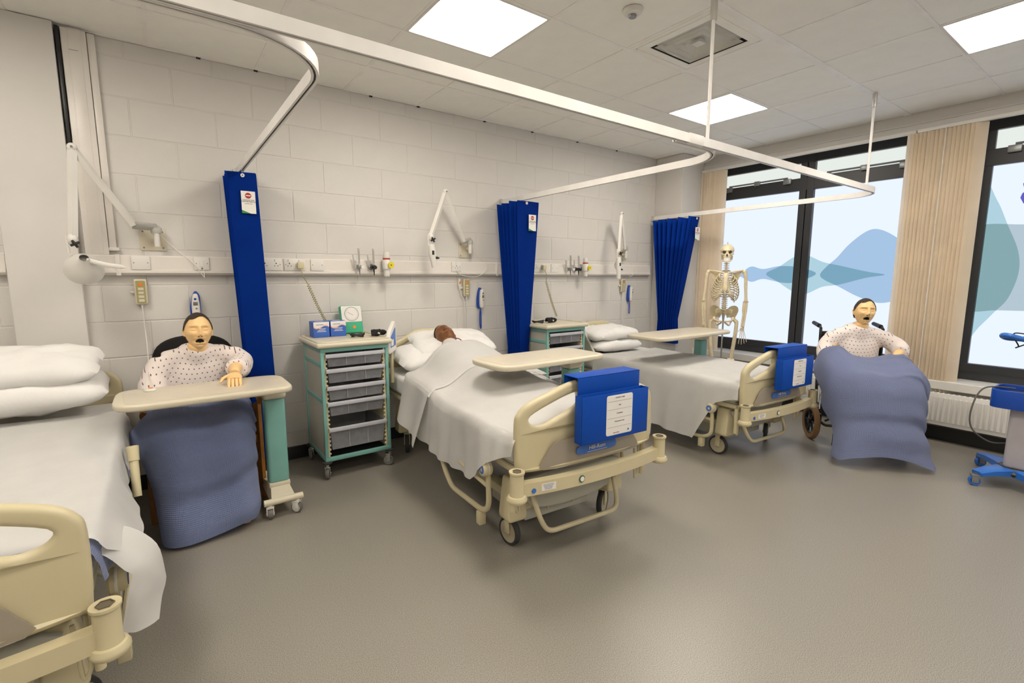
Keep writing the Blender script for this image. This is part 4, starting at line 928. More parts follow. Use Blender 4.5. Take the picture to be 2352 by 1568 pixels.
# ------------------------------------------------------------------ overbed tables
def overbed(x0,x1,y0,y1,z,cx,cy,label,base_dir=1,left=True):
    """y0 = near edge, y1 = wall edge"""
    t = thing('overbed_table', label, 'table', (cx,cy,0))
    pts = [(x0+.00,y0+.10),(x0+.025,y0+.03),(x0+.10,y0),(x1-.06,y0),(x1-.015,y0+.02),(x1,y0+.07),(x1,y1-.08),(x1-.03,y1-.02),(x1-.10,y1),(x0+.07,y1),(x0+.02,y1-.02),(x0,y1-.08)]
    P = [(p.x,p.y) for p in round_path([(a,b,0) for a,b in pts],.05,3,True)]
    top = plate([P],.034,.013,at(0,0,z-.018),4); tp = part('table_top', top, tcream, t, W=True)
    q = [(p.x,p.y) for p in round_path([(x0+.05,y0+.055,0),(x0+.11,y0+.028,0),(x1-.05,y0+.028,0),(x1-.028,y0+.06,0),(x1-.028,y1-.06,0),(x1-.06,y1-.028,0),(x0+.05,y1-.028,0),(x0+.028,y1-.06,0)],.04,3,True)]
    s = plate([q],.002,.0006,at(0,0,z-.0005)); s.transform(total(t).inverted()); part('top_inlay', s, mat('table_inlay',hexc('#cdc4b1'),.3), tp)
    part('collar', box((cx,cy,z-.075),(.125,.115,.085),.018,3), tcream, t, W=True)
    part('column', box((cx,cy,(z-.115+.17)/2),(.112,.085,z-.115-.17),.018,3), teal, t, W=True, label='teal lifting column')
    part('lower_collar', box((cx,cy,.16),(.118,.09,.035),.01), tcream, t, W=True)
    wd = NB(); 
    V = [wd.verts.new(v) for v in ((cx-.05,cy-.04,.155),(cx+.05,cy-.04,.155),(cx+.065,cy-.13,.105),(cx-.065,cy-.13,.105),(cx-.05,cy+.04,.155),(cx+.05,cy+.04,.155),(cx+.06,cy+.36,.10),(cx-.06,cy+.36,.10),(cx-.065,cy-.13,.085),(cx+.065,cy-.13,.085),(cx+.06,cy+.36,.08),(cx-.06,cy+.36,.08))]
    for f in ((0,1,2,3),(4,5,1,0),(4,7,6,5),(3,2,9,8),(6,7,11,10),(8,9,10,11),(3,8,11,7,4,0),(2,1,5,6,10,9)): wd.faces.new([V[i] for i in f])
    bmesh.ops.recalc_face_normals(wd, faces=wd.faces); part('base_plate', wd, tcream, t, W=True)
    for yy in (cy-.13,cy+.34):
        b = tube([(cx-.105,yy,.100),(cx+.105,yy,.100)],.019,14); p = part('cross_bar', b, tcream, t, W=True)
        for s in (-1,1):
            caster(t, cx+s*.075-cx, yy-cy, R(25*s+20), r=.032, w=.026, name='caster', fork=white, tm=tyre_g, hm=white, top=.095)
    return t
overbed(-.875,-.09,-1.085,-.665,.80,-.155,-.79,'overbed table across the lap of the chair manikin, call button on it')
overbed(.845,1.675,-1.73,-1.345,.897,1.575,-1.49,'empty overbed table swung across the middle bed')
overbed(2.66,3.76,-1.40,-1.00,.885,3.70,-1.10,'empty overbed table over the window bed pillows')
t = thing('call_button','round white call button with an orange centre on the overbed table','button',(-.728,-.775,.8005))
part('body', lathe([(0,0),(.026,0),(.028,.006),(.022,.014),(0,.016)],24), white, t); part('push', lathe([(0,.016),(.012,.0155),(.010,.019),(0,.020)],18,(.002,0,-.001)), orange, t)
# ------------------------------------------------------------------ drawer trolleys
def trolley(x0,x1,y0,y1,label,trays):
    cx,cy = (x0+x1)/2,(y0+y1)/2; t = thing('storage_trolley', label, 'trolley', (cx,cy,0)); p = .022
    part('worktop', box((cx,cy,.932),(x1-x0+.055,y1-y0+.055,.036),.016,4), tcream, t, W=True)
    lip = plate([rrect(x0-.015,x1+.015,y0-.015,y1+.02,.03),rrect(x0+.005,x1-.005,y0+.005,y1+.0,.025)],.012,.004,at(0,0,.952)); part('worktop_lip', lip, tcream, t, W=True)
    for a in (x0,x1-p):
        for b_ in (y0,y1-p): part('post', bx(a,a+p,b_,b_+p,.125,.915,.003), teal, t, W=True)
    for z in (.125,.885):
        b = bx(x0+.001,x1-.001,y0-.001,y0+p,z,z+.028,.003); bx(x0+.001,x1-.001,y1-p,y1+.001,z,z+.028,.003,bm=b); bx(x0-.001,x0+p,y0+.002,y1,z,z+.027,.003,bm=b); bx(x1-p,x1+.001,y0+.002,y1,z,z+.027,.003,bm=b); part('frame_rail', b, teal, t, W=True)
    for s,xx in ((0,x0),(1,x1-p)): 
        part('side_bar', bx(xx+.003,xx+p-.003,y0+.004,y1-.004,.53,.56,.003), teal, t, W=True); part('side_bar', bx(xx+.003,xx+p-.003,y0+.004,y1-.004,.78,.81,.003), teal, t, W=True)
        part('side_panel', bx(xx+.008,xx+.014,y0+p,y1-p,.15,.89), creamg, t, W=True)
        k = xx+p+.001 if s == 0 else xx-.012-.001; b = NB(); z = .17
        b = bx(k,k+.011,y0+.012,y1-.03,.155,.885); part('runner_strip', b, cream, t, W=True)
        b = NB(); z = .175
        while z < .88: ball((k+.006+(.006 if s == 0 else -.006),y0+.018,z),.011,(1,1,.85),bm=b,sub=1); z += .030
        part('runner_teeth', b, cream, t, W=True, kind='stuff')
    part('bottom_tray', bx(x0+.01,x1-.01,y0+.01,y1-.01,.128,.136), black, t, W=True)
    part('back_panel', bx(x0+.01,x1-.01,y1-.012,y1-.008,.15,.89), creamg, t, W=True)
    for (zt,h) in trays:
        a,b_ = x0+p+.020,x1-p-.020; c = NB(); ya,yb = y0+.006,y1-.05; tp = .012
        V0 = [(a,ya),(b_,ya),(b_,yb),(a,yb)]; V1 = [(a+tp,ya+tp),(b_-tp,ya+tp),(b_-tp,yb-tp),(a+tp,yb-tp)]
        A = [c.verts.new((q[0],q[1],zt)) for q in V0]; B = [c.verts.new((q[0],q[1],zt-h)) for q in V1]; c.faces.new(B)
        for k in range(4): c.faces.new((A[k],A[(k+1)%4],B[(k+1)%4],B[k]))
        thicken(c,.002); tr = part('drawer', c, clear, t, W=True)
        l = bx(a-.012,b_+.012,ya-.014,ya+.004,zt-.006,zt+.004,.002); bx(a-.012,b_+.012,ya-.015,ya-.011,zt-.022,zt+.002,.001,bm=l); bx(a-.012,a,ya,yb,zt-.003,zt+.002,bm=l); bx(b_,b_+.012,ya,yb,zt-.003,zt+.002,bm=l)
        l.transform(total(t).inverted()); part('drawer_lip', l, mat('tray_lip',(.52,.53,.58),.15), tr)
        for q in (.33,.67):
            x = a+(b_-a)*q; r_ = bx(x-.0015,x+.0015,ya-.002,ya+.004,zt-h+.01,zt-.012); r_.transform(total(t).inverted()); part('drawer_rib', r_, mat('tray_lip',0), tr)
    for sx in (-1,1):
        for sy in (-1,1):
            x = (x1-x0)/2*sx-.011*sx; y = (y1-y0)/2*sy-.011*sy
            part('corner_bumper', lathe([(0,0),(.030,0),(.034,.006),(.034,.012),(.028,.016),(0,.016)],18,(x,y,.112)), tyre, t)
            c = caster(t, x, y, R(35*sx+10), r=.040, w=.022, fork=steel, tm=tyre_g, hm=grey_m, top=.115)
trolley(.185,.655,-.555,-.09,'teal framed drawer trolley with glove boxes on top, beside the first curtain',[(.868,.085),(.765,.095),(.645,.095),(.535,.095),(.355,.155),(.43,.06)][:5])
trolley(2.165,2.64,-.54,-.10,'teal framed drawer trolley behind the middle bed with a black cuff on top',[(.868,.095),(.735,.095),(.605,.095),(.475,.095),(.345,.14)])
def glovebox(x,y,label):
    t = thing('glove_box', label, 'box', (x,y,.9515)); w_,d_,h_ = .112,.12,.112
    part('carton', bx(-w_/2,w_/2,-d_/2,d_/2,0,h_,.002), mat('carton_blue',hexc('#3c68bf'),.5), t)
    P = [(-w_/2+.001,h_-.001),(-w_/2+.001,h_*.70)]+[(-w_/2+.001+(w_-.002)*k/10, h_*.70-.010*math.sin(k/10*6.28)) for k in range(11)]+[(w_/2-.001,h_-.001)]
    part('label_print', plate([P],.001,.0002,at(0,-d_/2-.0004,0) @ XZ), paper, t)
    P2 = [(-w_/2+.001+(w_-.002)*k/10, h_*.70-.010*math.sin(k/10*6.28)) for k in range(11)]+[(-w_/2+.001+(w_-.002)*k/10, h_*.63-.012*math.sin(k/10*6.28)) for k in range(10,-1,-1)]
    part('label_stripe', plate([P2],.001,.0002,at(0,-d_/2-.0009,0) @ XZ), mat('pink_print',hexc('#e9b9a4'),.5), t)
    for s_,z_,sz in (('clean hands',.092,.011),):
        part('label_lettering', text_bm(s_, sz, Matrix(((1,0,0,-.012),(0,0,-1,-d_/2-.0014),(0,1,0,z_),(0,0,0,1)))), labelb, t)
    for k,(z_,wd) in enumerate(((.062,.06),(.052,.05),(.042,.065))): part('label_line', bx(-wd/2,wd/2,-d_/2-.0014,-d_/2-.0008,z_-.002,z_+.0015), paper, t)
    part('dispenser_slot', plate([rrect(-.03,.03,-.012,.012,.01)],.001,.0002,at(0,0,h_+.0006)), paper, t)
glovebox(.283,-.175,'blue and white glove box at the left end of the trolley top'); glovebox(.405,-.170,'blue and white glove box beside the dial gauge on the trolley')
t = thing('dial_gauge','square green and white blood pressure dial standing on the trolley','gauge',(.545,-.115,.953)); m = Matrix.Rotation(R(-12),4,'X')
def G(n,b,mm,par=t): b.transform(m); return part(n,b,mm,par)
G('case', bx(-.082,.082,-.02,.03,0,.215,.010,3), green, t)
G('face', plate([rrect(-.077,.077,.085,.21,.008)],.004,.001,at(0,-.022,0) @ XZ), paper, t)
G('dial_ring', lathe([(.052,0),(.055,0),(.055,-.001),(.052,-.001)],36,(0,-.0245,.147),'Y'), ink, t)
tk_ = NB()
for k in range(24):
    a = R(-225+k*270/23); bx(-.0008,.0008,-.0252,-.0245,.040,.048,bm=tk_) if 0 else join(tk_, box((math.cos(a)*.045,-.0248,.147+math.sin(a)*.045),(.007,.0008,.0012),rot=(0,-a,0)))
G('dial_marks', tk_, ink, t); G('needle', box((-.01,-.0256,.150),(.05,.0008,.0015),rot=(0,R(30),0)), red, t); G('badge', lathe([(0,0),(.012,0),(.012,-.002),(0,-.002)],18,(.012,-.0205,.045),'Y'), orange, t)
def cuff(c,s,label,seed):
    rnd = random.Random(seed); t = thing('pressure_cuff', label, 'cuff', c)
    b = NB()
    for k in range(3): 
        pts = [(math.cos(a)*s*(.5+.07*k)+rnd.uniform(-.004,.004), math.sin(a)*s*.32*(1+.1*k)+rnd.uniform(-.003,.003), .008+.006*k+.006*math.sin(a*2+k)) for a in [2*math.pi*i/22 for i in range(22)]]
        tube(pts,.0045,6,closed=True,bm=b)
    b.transform(at(-.10,0,0)); part('tubing', b, black, t)
    q = NB()
    for k in range(5): tube(smooth_pts([(.0+.012*k,-.04,.008),(.01+.013*k,-.02,.032+.004*math.sin(k*2)),(.02+.014*k,.02,.035),(.03+.014*k,.045,.01)],4),.010,8,bm=q)
    part('wrap', q, blackf, t); part('bulb', ball((.085,-.01,.022),.022,(1.6,1,1)), blackf, t); part('clip', box((.045,-.05,.022),(.02,.008,.012),.002,rot=(.3,.4,.5)), white, t)
cuff((.60,-.36,.952),.085,'tangle of black pressure cuff tubing on the first trolley',3)
cuff((2.33,-.33,.952),.10,'tangle of black pressure cuff tubing on the trolley behind the middle bed',9)
# ------------------------------------------------------------------ monitor stand cut by the right edge
t = thing('monitor_stand','blue and white wheeled monitor stand cut by the right edge of the photo','stand',(3.91,-3.36,0)); X0,Y0 = 3.91,-3.36
def W(n,b,m_,**k): return part(n,b,m_,t,W=True,**k)
W('column', box((X0,Y0,.34),(.16,.13,.42),.02,3), mat('pale_column',hexc('#b4afb2'),.4)); W('pole', tube([(X0+.07,Y0-.10,.54),(X0+.07,Y0-.10,1.0)],.02,12), white)
for tip in ((3.705,-3.20),(4.20,-3.14),(3.62,-3.60),(4.20,-3.62)):
    v = Vector((tip[0]-X0,tip[1]-Y0,0)); P = [Vector((X0,Y0,.105)),Vector((X0,Y0,.105))+v*.35,Vector((X0,Y0,.10))+v*.7,Vector((tip[0],tip[1],.085))]
    W('leg', tube(P,[.075,.062,.048,.036],10,flat=1.0,prof=[(-.32,-1),(.32,-1),(.42,-.6),(.42,.6),(.32,1),(-.32,1)]), blueb)
    caster(t, tip[0]-X0, tip[1]-Y0, random.uniform(-1,1), r=.032, w=.03, fork=grey_m, tm=blueb, hm=blueb, top=.085)
W('hub', lathe([(0,0),(.11,0),(.12,.02),(.09,.05),(0,.05)],20,(X0,Y0,.085)), black)
W('basket', plate([rrect(X0-.16,X0+.14,Y0-.14,Y0+.16,.05),rrect(X0-.15,X0+.13,Y0-.13,Y0+.15,.045)],.12,.003,at(0,0,.60)), bluep); W('basket_floor', plate([rrect(X0-.158,X0+.138,Y0-.138,Y0+.158,.05)],.004,.001,at(0,0,.542)), bluep)
W('shelf', plate([rrect(X0-.05,X0+.22,Y0-.22,Y0+.07,.04)],.03,.01,at(0,0,.99)), bluep)
hl = round_path([(X0+.04,Y0+.06,.985),(X0-.02,Y0+.14,.99),(X0-.06,Y0+.155,1.01),(X0-.095,Y0+.12,1.015),(X0-.07,Y0+.04,.99),(X0-.03,Y0-.02,.985)],.03,5)
W('handle', tube(hl,.017,12), blueb)
W('cable', tube(smooth_pts([(X0-.02,Y0+.06,.66),(X0-.13,Y0+.19,.655),(X0-.19,Y0+.23,.52),(X0-.18,Y0+.22,.38),(X0-.10,Y0+.14,.29),(X0+.03,Y0+.07,.27)],8),.005,8), cabg)
W('cable', tube(smooth_pts([(X0-.02,Y0+.02,1.02),(X0-.06,Y0+.09,1.03),(X0-.03,Y0+.10,1.0),(X0+.02,Y0+.08,.94),(X0-.05,Y0+.08,.935),(X0+.05,Y0+.03,.965)],8),.004,8), black)
W('cable', tube(smooth_pts([(X0-.10,Y0+.03,.61),(X0+.02,Y0+.12,.62),(X0+.10,Y0+.02,.62),(X0,Y0-.05,.61),(X0-.08,Y0+.03,.62)],8,True),.006,8,closed=True), cabg)
# ------------------------------------------------------------------ heads, hands, bodies
def head_bm(mouth_open=True, jaw=1.0):
    """face looks to -y, crown +z, origin at the head's centre; ~0.23 m tall"""
    b = NB(); NU,NV = 170,140; V = []
    def pt(a,e):
        sx,cy,sz = math.sin(a)*math.cos(e), -math.cos(a)*math.cos(e), math.sin(e)
        x = .076*sx; y = .096*cy+.006; z = .118*sz
        if z < 0:
            k = min(1,-z/.118); x *= 1-.36*k**1.3*jaw; y = y*(1-.14*k) if y < 0 else y*(1-.30*k)
        if z > 0 and y > 0: y *= 1.04
        if y < 0: y *= 1-.05*abs(x/.076)**2
        f = max(0,-cy)
        if f > .05:
            G = lambda cx,cz,wx,wz: math.exp(-((x-cx)/wx)**2-((z-cz)/wz)**2)
            w_ = min(1,f*1.6)
            d = 0
            d += .027*G(0,-.021,.0105,.012)+.019*G(0,.004,.0075,.024)+.009*(G(.012,-.027,.0065,.0065)+G(-.012,-.027,.0065,.0065))   # nose
            d += .0075*(G(.03,.036,.024,.0075)+G(-.03,.036,.024,.0075))+.004*G(0,.060,.05,.03)
            d -= .019*(G(.031,.014,.018,.013)+G(-.031,.014,.018,.013))
            d += .0135*(G(.032,.012,.0125,.0085)+G(-.032,.012,.0125,.0085)); d -= .0055*(G(.032,.0055,.015,.0018)+G(-.032,.0055,.015,.0018))+.003*(G(.032,.0235,.015,.002)+G(-.032,.0235,.015,.002))
            d += .008*(G(.042,-.018,.018,.015)+G(-.042,-.018,.018,.015))-.005*(G(.036,-.055,.008,.02)+G(-.036,-.055,.008,.02))-.003*G(0,-.040,.004,.006)
            d += .010*G(0,-.058,.024,.020)+.011*G(0,-.098,.018,.012)-.004*G(0,-.083,.02,.005)
            if mouth_open:
                d += .005*(G(0,-.043,.028,.004)+G(0,-.075,.022,.005)); d -= .030*G(0,-.058,.024,.011)
            else:
                d += .0075*(G(0,-.050,.020,.0045)+G(0,-.063,.017,.0055)); d -= .009*G(0,-.0565,.024,.0022)
            y -= d*w_
        return (x,y,z)
    for j in range(NV+1):
        e = -math.pi/2+math.pi*j/NV
        V.append([b.verts.new(pt(2*math.pi*i/NU,e)) for i in range(NU)])
    for j in range(NV):
        for i in range(NU):
            vs = (V[j][i],V[j][(i+1)%NU],V[j+1][(i+1)%NU],V[j+1][i]); f = b.faces.new(vs)
            c = f.calc_center_median()
            if mouth_open and c.y < 0 and (c.x/.023)**2+((c.z+.0580+.0035*(c.x/.02)**2)/.0125)**2 < 1: f.material_index = 1
            if c.y < -.08 and abs(abs(c.x)-.0078) < .0034 and abs(c.z+.0340) < .0024: f.material_index = 1
    bmesh.ops.remove_doubles(b, verts=b.verts, dist=1e-6)
    for s in (-1,1):   # ears
        tube([(s*.070,.012,.020),(s*.077,.017,.022),(s*.081,.023,.011),(s*.078,.019,-.010),(s*.071,.010,-.026)],[.005,.006,.006,.005,.006],8,bm=b); ball((s*.071,.012,-.002),.014,(.45,.8,1.3),bm=b)
    return b
def hair_bm(low=-.05, fr=.084):
    b = NB(); NU,NV = 180,120; V = []
    for j in range(NV+1):
        e = -math.pi/2*.55+math.pi*.775*j/NV; row = []
        for i in range(NU):
            a = 2*math.pi*i/NU; sx,cy,sz = math.sin(a)*math.cos(e), -math.cos(a)*math.cos(e), math.sin(e)
            x = .0795*sx; y = .1005*cy+.007; z = .1215*sz
            if z < 0: k = min(1,-z/.118); x *= 1-.2*k; y *= 1-.22*k
            if y > 0: y *= 1.04
            n = 1+.012*noise.noise(Vector((x*60,y*60,z*30))); row.append((x*n,y*n,z*n))
        V.append([b.verts.new(p) for p in row])
    for j in range(NV):
        for i in range(NU):
            vs = (V[j][i],V[j][(i+1)%NU],V[j+1][(i+1)%NU],V[j+1][i])
            c = sum((v.co for v in vs),Vector())/4
            line = fr+.010*math.sin(c.x*60+.6) if c.y < -.045 else (fr-.10*min(1,(c.y+.045)/.05) if c.y < .005 else low)
            if abs(c.x) > .05 and c.y < -.02: line = max(line,.045)
            if abs(c.x) > .055 and c.y < .022: line = max(line,.012+.03*max(0,-c.y)/.05)
            if c.z > line: b.faces.new(vs)
    loose = [v for v in b.verts if not v.link_faces]; bmesh.ops.delete(b, geom=loose, context='VERTS')
    return thicken(b,-.002)
def hand_bm(palm, fwd, up, s=1.0, side=1, curl=.5):
    """palm centre, finger direction, back-of-hand normal; side: +1 puts the thumb at fwd x up"""
    f = Vector(fwd).normalized(); u = Vector(up); u = (u-f*u.dot(f)).normalized(); r = f.cross(u)*side; P = Vector(palm); b = NB()
    tube([P-f*.045*s,P-f*.01*s,P+f*.035*s],[.027*s,.037*s,.040*s],12,flat=1,prof=None,bm=b)
    o = Matrix((( r.x,f.x,u.x),(r.y,f.y,u.y),(r.z,f.z,u.z))).to_4x4(); b.transform(Matrix.Translation(-P)); b.transform(o.inverted())
    for v in b.verts: v.co.z *= .38
    b.transform(o); b.transform(Matrix.Translation(P))
    for k,(off,L) in enumerate(((.028,.072),(.010,.080),(-.009,.075),(-.027,.060))):
        a = P+f*.030*s+r*off*s; L *= s; d = (f+r*off*1.5).normalized(); c = curl*(1+.12*k)
        p1 = a+d*L*.42-u*L*.05; d2 = (d*math.cos(c)-u*math.sin(c)); p2 = p1+d2*L*.32; d3 = (d*math.cos(c*1.7)-u*math.sin(c*1.7)); p3 = p2+d3*L*.26
        tube([a-d*.02*s,a,p1,p2,p3],[.0085*s,.0092*s,.0088*s,.0080*s,.0062*s],8,bm=b); ball(p3,.0062*s,bm=b,sub=1)
        ball(a+u*.003,.0095*s,bm=b,sub=1)
    a = P-f*.020*s+r*.030*s; p1 = a+(f*.5+r*.8-u*.15).normalized()*.036*s; p2 = p1+(f*.85+r*.35-u*.25).normalized()*.030*s
    tube([P-f*.03*s+r*.012*s,a,p1,p2],[.012*s,.0125*s,.0105*s,.0075*s],8,bm=b); ball(p2,.0075*s,bm=b,sub=1)
    return b
def collar(g, c0, c1, r0, r1): tube([c0,c1],[r0,r1],20,bm=g)
def manikin(t, hm, mats, arms, hands, neck, gown_bm=None, legs=None, hair_mat=hair, open_=True, hairfr=.086, shirt=gown_m):
    """continuous body (torso core, arms, legs by remesh) with head and hands joined; gown and hair are children"""
    b = NB()
    for pts,rr in arms+(legs or []): tube(smooth_pts(pts,4), [rr[min(len(rr)-1,int(i/4))]+(rr[min(len(rr)-1,int(i/4)+1)]-rr[min(len(rr)-1,int(i/4))])*(i%4)/4 for i in range(4*(len(pts)-1)+1)], 12, bm=b)
    for pts,rr,fl in neck: tube(pts,rr,16,flat=fl,bm=b)
    b = remesh(b,.011,4)
    h = head_bm(open_); h.transform(hm); join(b,h)
    for hd in hands: join(b,hd)
    part('body', b, mats, t, ang=60)
    hh = hair_bm(fr=hairfr); hh.transform(hm); part('hair', hh, hair_mat, t, ang=60)
    if gown_bm:
        g = remesh(gown_bm,.012,9)
        for v in g.verts:
            n = .006*noise.noise(Vector((v.co.x*9,v.co.y*9,v.co.z*7)))+.004*noise.noise(Vector((v.co.x*22,v.co.y*20,v.co.z*9))); v.co += v.normal*n
        part('gown', g, shirt, t, ang=70)
def HM(c, pitch=0, yaw=0, roll=0, s=1.0): return Matrix.Translation(c) @ Matrix.Rotation(R(yaw),4,'Z') @ Matrix.Rotation(R(pitch),4,'X') @ Matrix.Rotation(R(roll),4,'Y') @ Matrix.Scale(s,4)
def gown_torso(top=.93, w_=.19, lean=.0, z0=.46):
    b = NB(); zs = [(z0,.165,.12),(z0+.10,.165,.115),(.68,w_*.88,.112),(.78,w_*.93,.112),(.86,w_*.93,.105),(top-.01,w_*.82,.088),(top+.030,w_*.50,.075),(top+.055,w_*.36,.064)]
    P = [(0,.10-lean*(z-.5),z) for z,_,_ in zs]
    q = NB(); rings = []
    for (z,rx,ry),p in zip(zs,P): rings.append([q.verts.new((rx*math.cos(2*math.pi*k/24),p[1]+ry*math.sin(2*math.pi*k/24),z)) for k in range(24)])
    for A,C_ in zip(rings,rings[1:]):
        for k in range(24): q.faces.new((A[k],A[(k+1)%24],C_[(k+1)%24],C_[k]))
    q.faces.new(list(reversed(rings[0]))); q.faces.new(rings[-1]); join(b,q); return b
# --- manikin in the armchair
t = thing('patient_manikin','fair-skinned patient manikin in a dotted gown sitting in the black-backed armchair','manikin',(-.49,-.45,0))
g = gown_torso(.928,.20,-.06); tube([(-.17,.10,.885),(0,.105,.925),(.17,.10,.895)],[.062,.065,.062],14,bm=g)
tube(smooth_pts([(-.175,.10,.885),(-.225,.05,.79),(-.232,-.02,.69),(-.225,-.06,.63)],4),[.066]*5+[.075]*4+[.082]*4,14,bm=g)
tube(smooth_pts([(.18,.10,.895),(.225,.03,.86),(.20,-.10,.845),(.175,-.22,.855)],4),[.064]*5+[.068]*4+[.066]*2+[.060]*2,14,bm=g)
tube([(.17,-.205,.86),(.172,-.24,.862)],[.062,.058],14,bm=g)
collar(g,(0,.095,.90),(.004,.058,.972),.090,.066)
manikin(t, HM((.012,.040,1.060),-7,3,2,.95), [skin,mouthm],
    arms=[([(-.17,.10,.88),(-.222,.05,.70),(-.18,-.04,.60)],[.045,.040,.030]),([(.17,.10,.88),(.21,.0,.85),(.165,-.24,.865),(.148,-.33,.850)],[.048,.043,.036,.028])],
    hands=[hand_bm((.142,-.385,.838),(-.12,-1,-.30),(0,-.2,1),.95,1,.35), hand_bm((-.15,-.10,.575),(.4,-1,-.1),(0,0,1),.95,1,.2)],
    neck=[([(0,.10,.50),(0,.10,.70),(0,.11,.86)],[.12,.12,.10],.5),([(0,.085,.86),(0,.07,.93),(.004,.05,.99)],[.058,.054,.054],1)],
    legs=[([(-.10,.05,.50),(-.12,-.30,.52),(-.13,-.36,.28),(-.13,-.34,.06)],[.075,.060,.050,.040]),([(.10,.05,.50),(.12,-.30,.52),(.13,-.36,.28),(.13,-.34,.06)],[.075,.060,.050,.040]),([(-.13,-.33,.045),(-.14,-.47,.035)],[.042,.030]),([(.13,-.33,.045),(.14,-.47,.035)],[.042,.030])],
    gown_bm=g)
# neckline fold of the gown
# --- armchair
t = thing('armchair','wooden armchair with a rounded black padded back, half under the blue blanket','chair',(-.49,-.40,0))
o = [(p.x,p.y) for p in round_path([(-.245,.40,0),(.245,.40,0),(.235,.93,0),(.12,1.015,0),(-.12,1.015,0),(-.235,.93,0)],.10,5,True)]
b = plate([o],.07,.025,XZ,3); b.transform(at(0,.235,0) @ Matrix.Rotation(R(-8),4,'X') @ at(0,.04,0)); part('backrest', b, blackf, t)
part('seat', box((0,.03,.43),(.50,.50,.09),.03,3), blackf, t)
for s in (-1,1):
    part('leg', tube([(s*.275,-.20,0),(s*.275,-.19,.62)],.022,4), wood, t); part('leg', tube([(s*.275,.27,0),(s*.275,.22,.64)],.022,4), wood, t)
    part('armrest', tube(smooth_pts([(s*.285,-.24,.64),(s*.285,-.1,.665),(s*.285,.1,.655),(s*.28,.26,.64)],4),.026,10,flat=.6), wood, t)
    part('seat_rail', bx(s*.275-.012,s*.275+.012,-.2,.26,.37,.42,.004), wood, t)
part('seat_rail', bx(-.27,.27,-.205,-.180,.37,.42,.004), wood, t)
def blanket(name,label,loc,rot,ctrl,m,fold=.008,sd=0,nu=70,nv=80,uv=1,W_=False):
    t = thing(name,label,'blanket',loc,rot); N_ = net(ctrl)
    def f(u,v):
        p = N_(v,u); k = v**1.5
        F_ = lambda c,w_: math.exp(-((u-c-.05*math.sin(v*3+sd))/w_)**2); d = fold*k*(math.sin(u*26+sd+2*v)+.6*math.sin(u*47+1.7*sd))-fold*2.6*k**.6*(F_(.22,.035)+.7*F_(.80,.03)+.5*F_(.52,.025)*v)+fold*1.2*k*(F_(.29,.04)+F_(.73,.04)); q = noise.noise(Vector((p.x*5+sd,p.y*5,p.z*4)))*.012
        return (p.x+q*.5, p.y-d+q, p.z+.3*q*(1-k))
    b = thicken(grid_surface(f,nu,nv),.005); part('cloth', b, m, t, ang=70, W=W_); return t
blanket('cellular_blanket','dark blue cellular blanket over the chair manikin reaching the floor',(-.5,-.8,0),0,
 [[(-.80,-.50,.56),(-.74,-.44,.66),(-.60,-.42,.665),(-.48,-.42,.67),(-.35,-.42,.665),(-.25,-.43,.64),(-.215,-.46,.55)],
  [(-.83,-.62,.55),(-.75,-.60,.655),(-.62,-.60,.665),(-.48,-.60,.650),(-.35,-.60,.665),(-.25,-.58,.63),(-.222,-.58,.53)],
  [(-.845,-.76,.57),(-.755,-.78,.64),(-.63,-.80,.645),(-.48,-.80,.615),(-.36,-.80,.645),(-.28,-.76,.60),(-.245,-.72,.52)],
  [(-.80,-.84,.50),(-.735,-.885,.585),(-.63,-.915,.60),(-.48,-.91,.57),(-.37,-.915,.60),(-.30,-.87,.55),(-.262,-.82,.48)],
  [(-.79,-.80,.40),(-.725,-.90,.45),(-.63,-.965,.45),(-.48,-.955,.44),(-.37,-.965,.45),(-.295,-.90,.42),(-.268,-.84,.38)],
  [(-.755,-.82,.24),(-.72,-.92,.25),(-.63,-.985,.25),(-.49,-.975,.25),(-.37,-.985,.26),(-.30,-.92,.25),(-.27,-.86,.24)],
  [(-.74,-.84,.03),(-.73,-.96,.020),(-.66,-1.02,.020),(-.50,-1.01,.030),(-.38,-1.00,.05),(-.30,-.95,.045),(-.27,-.88,.06)]], blanket_m,.016,1.0,W_=True)
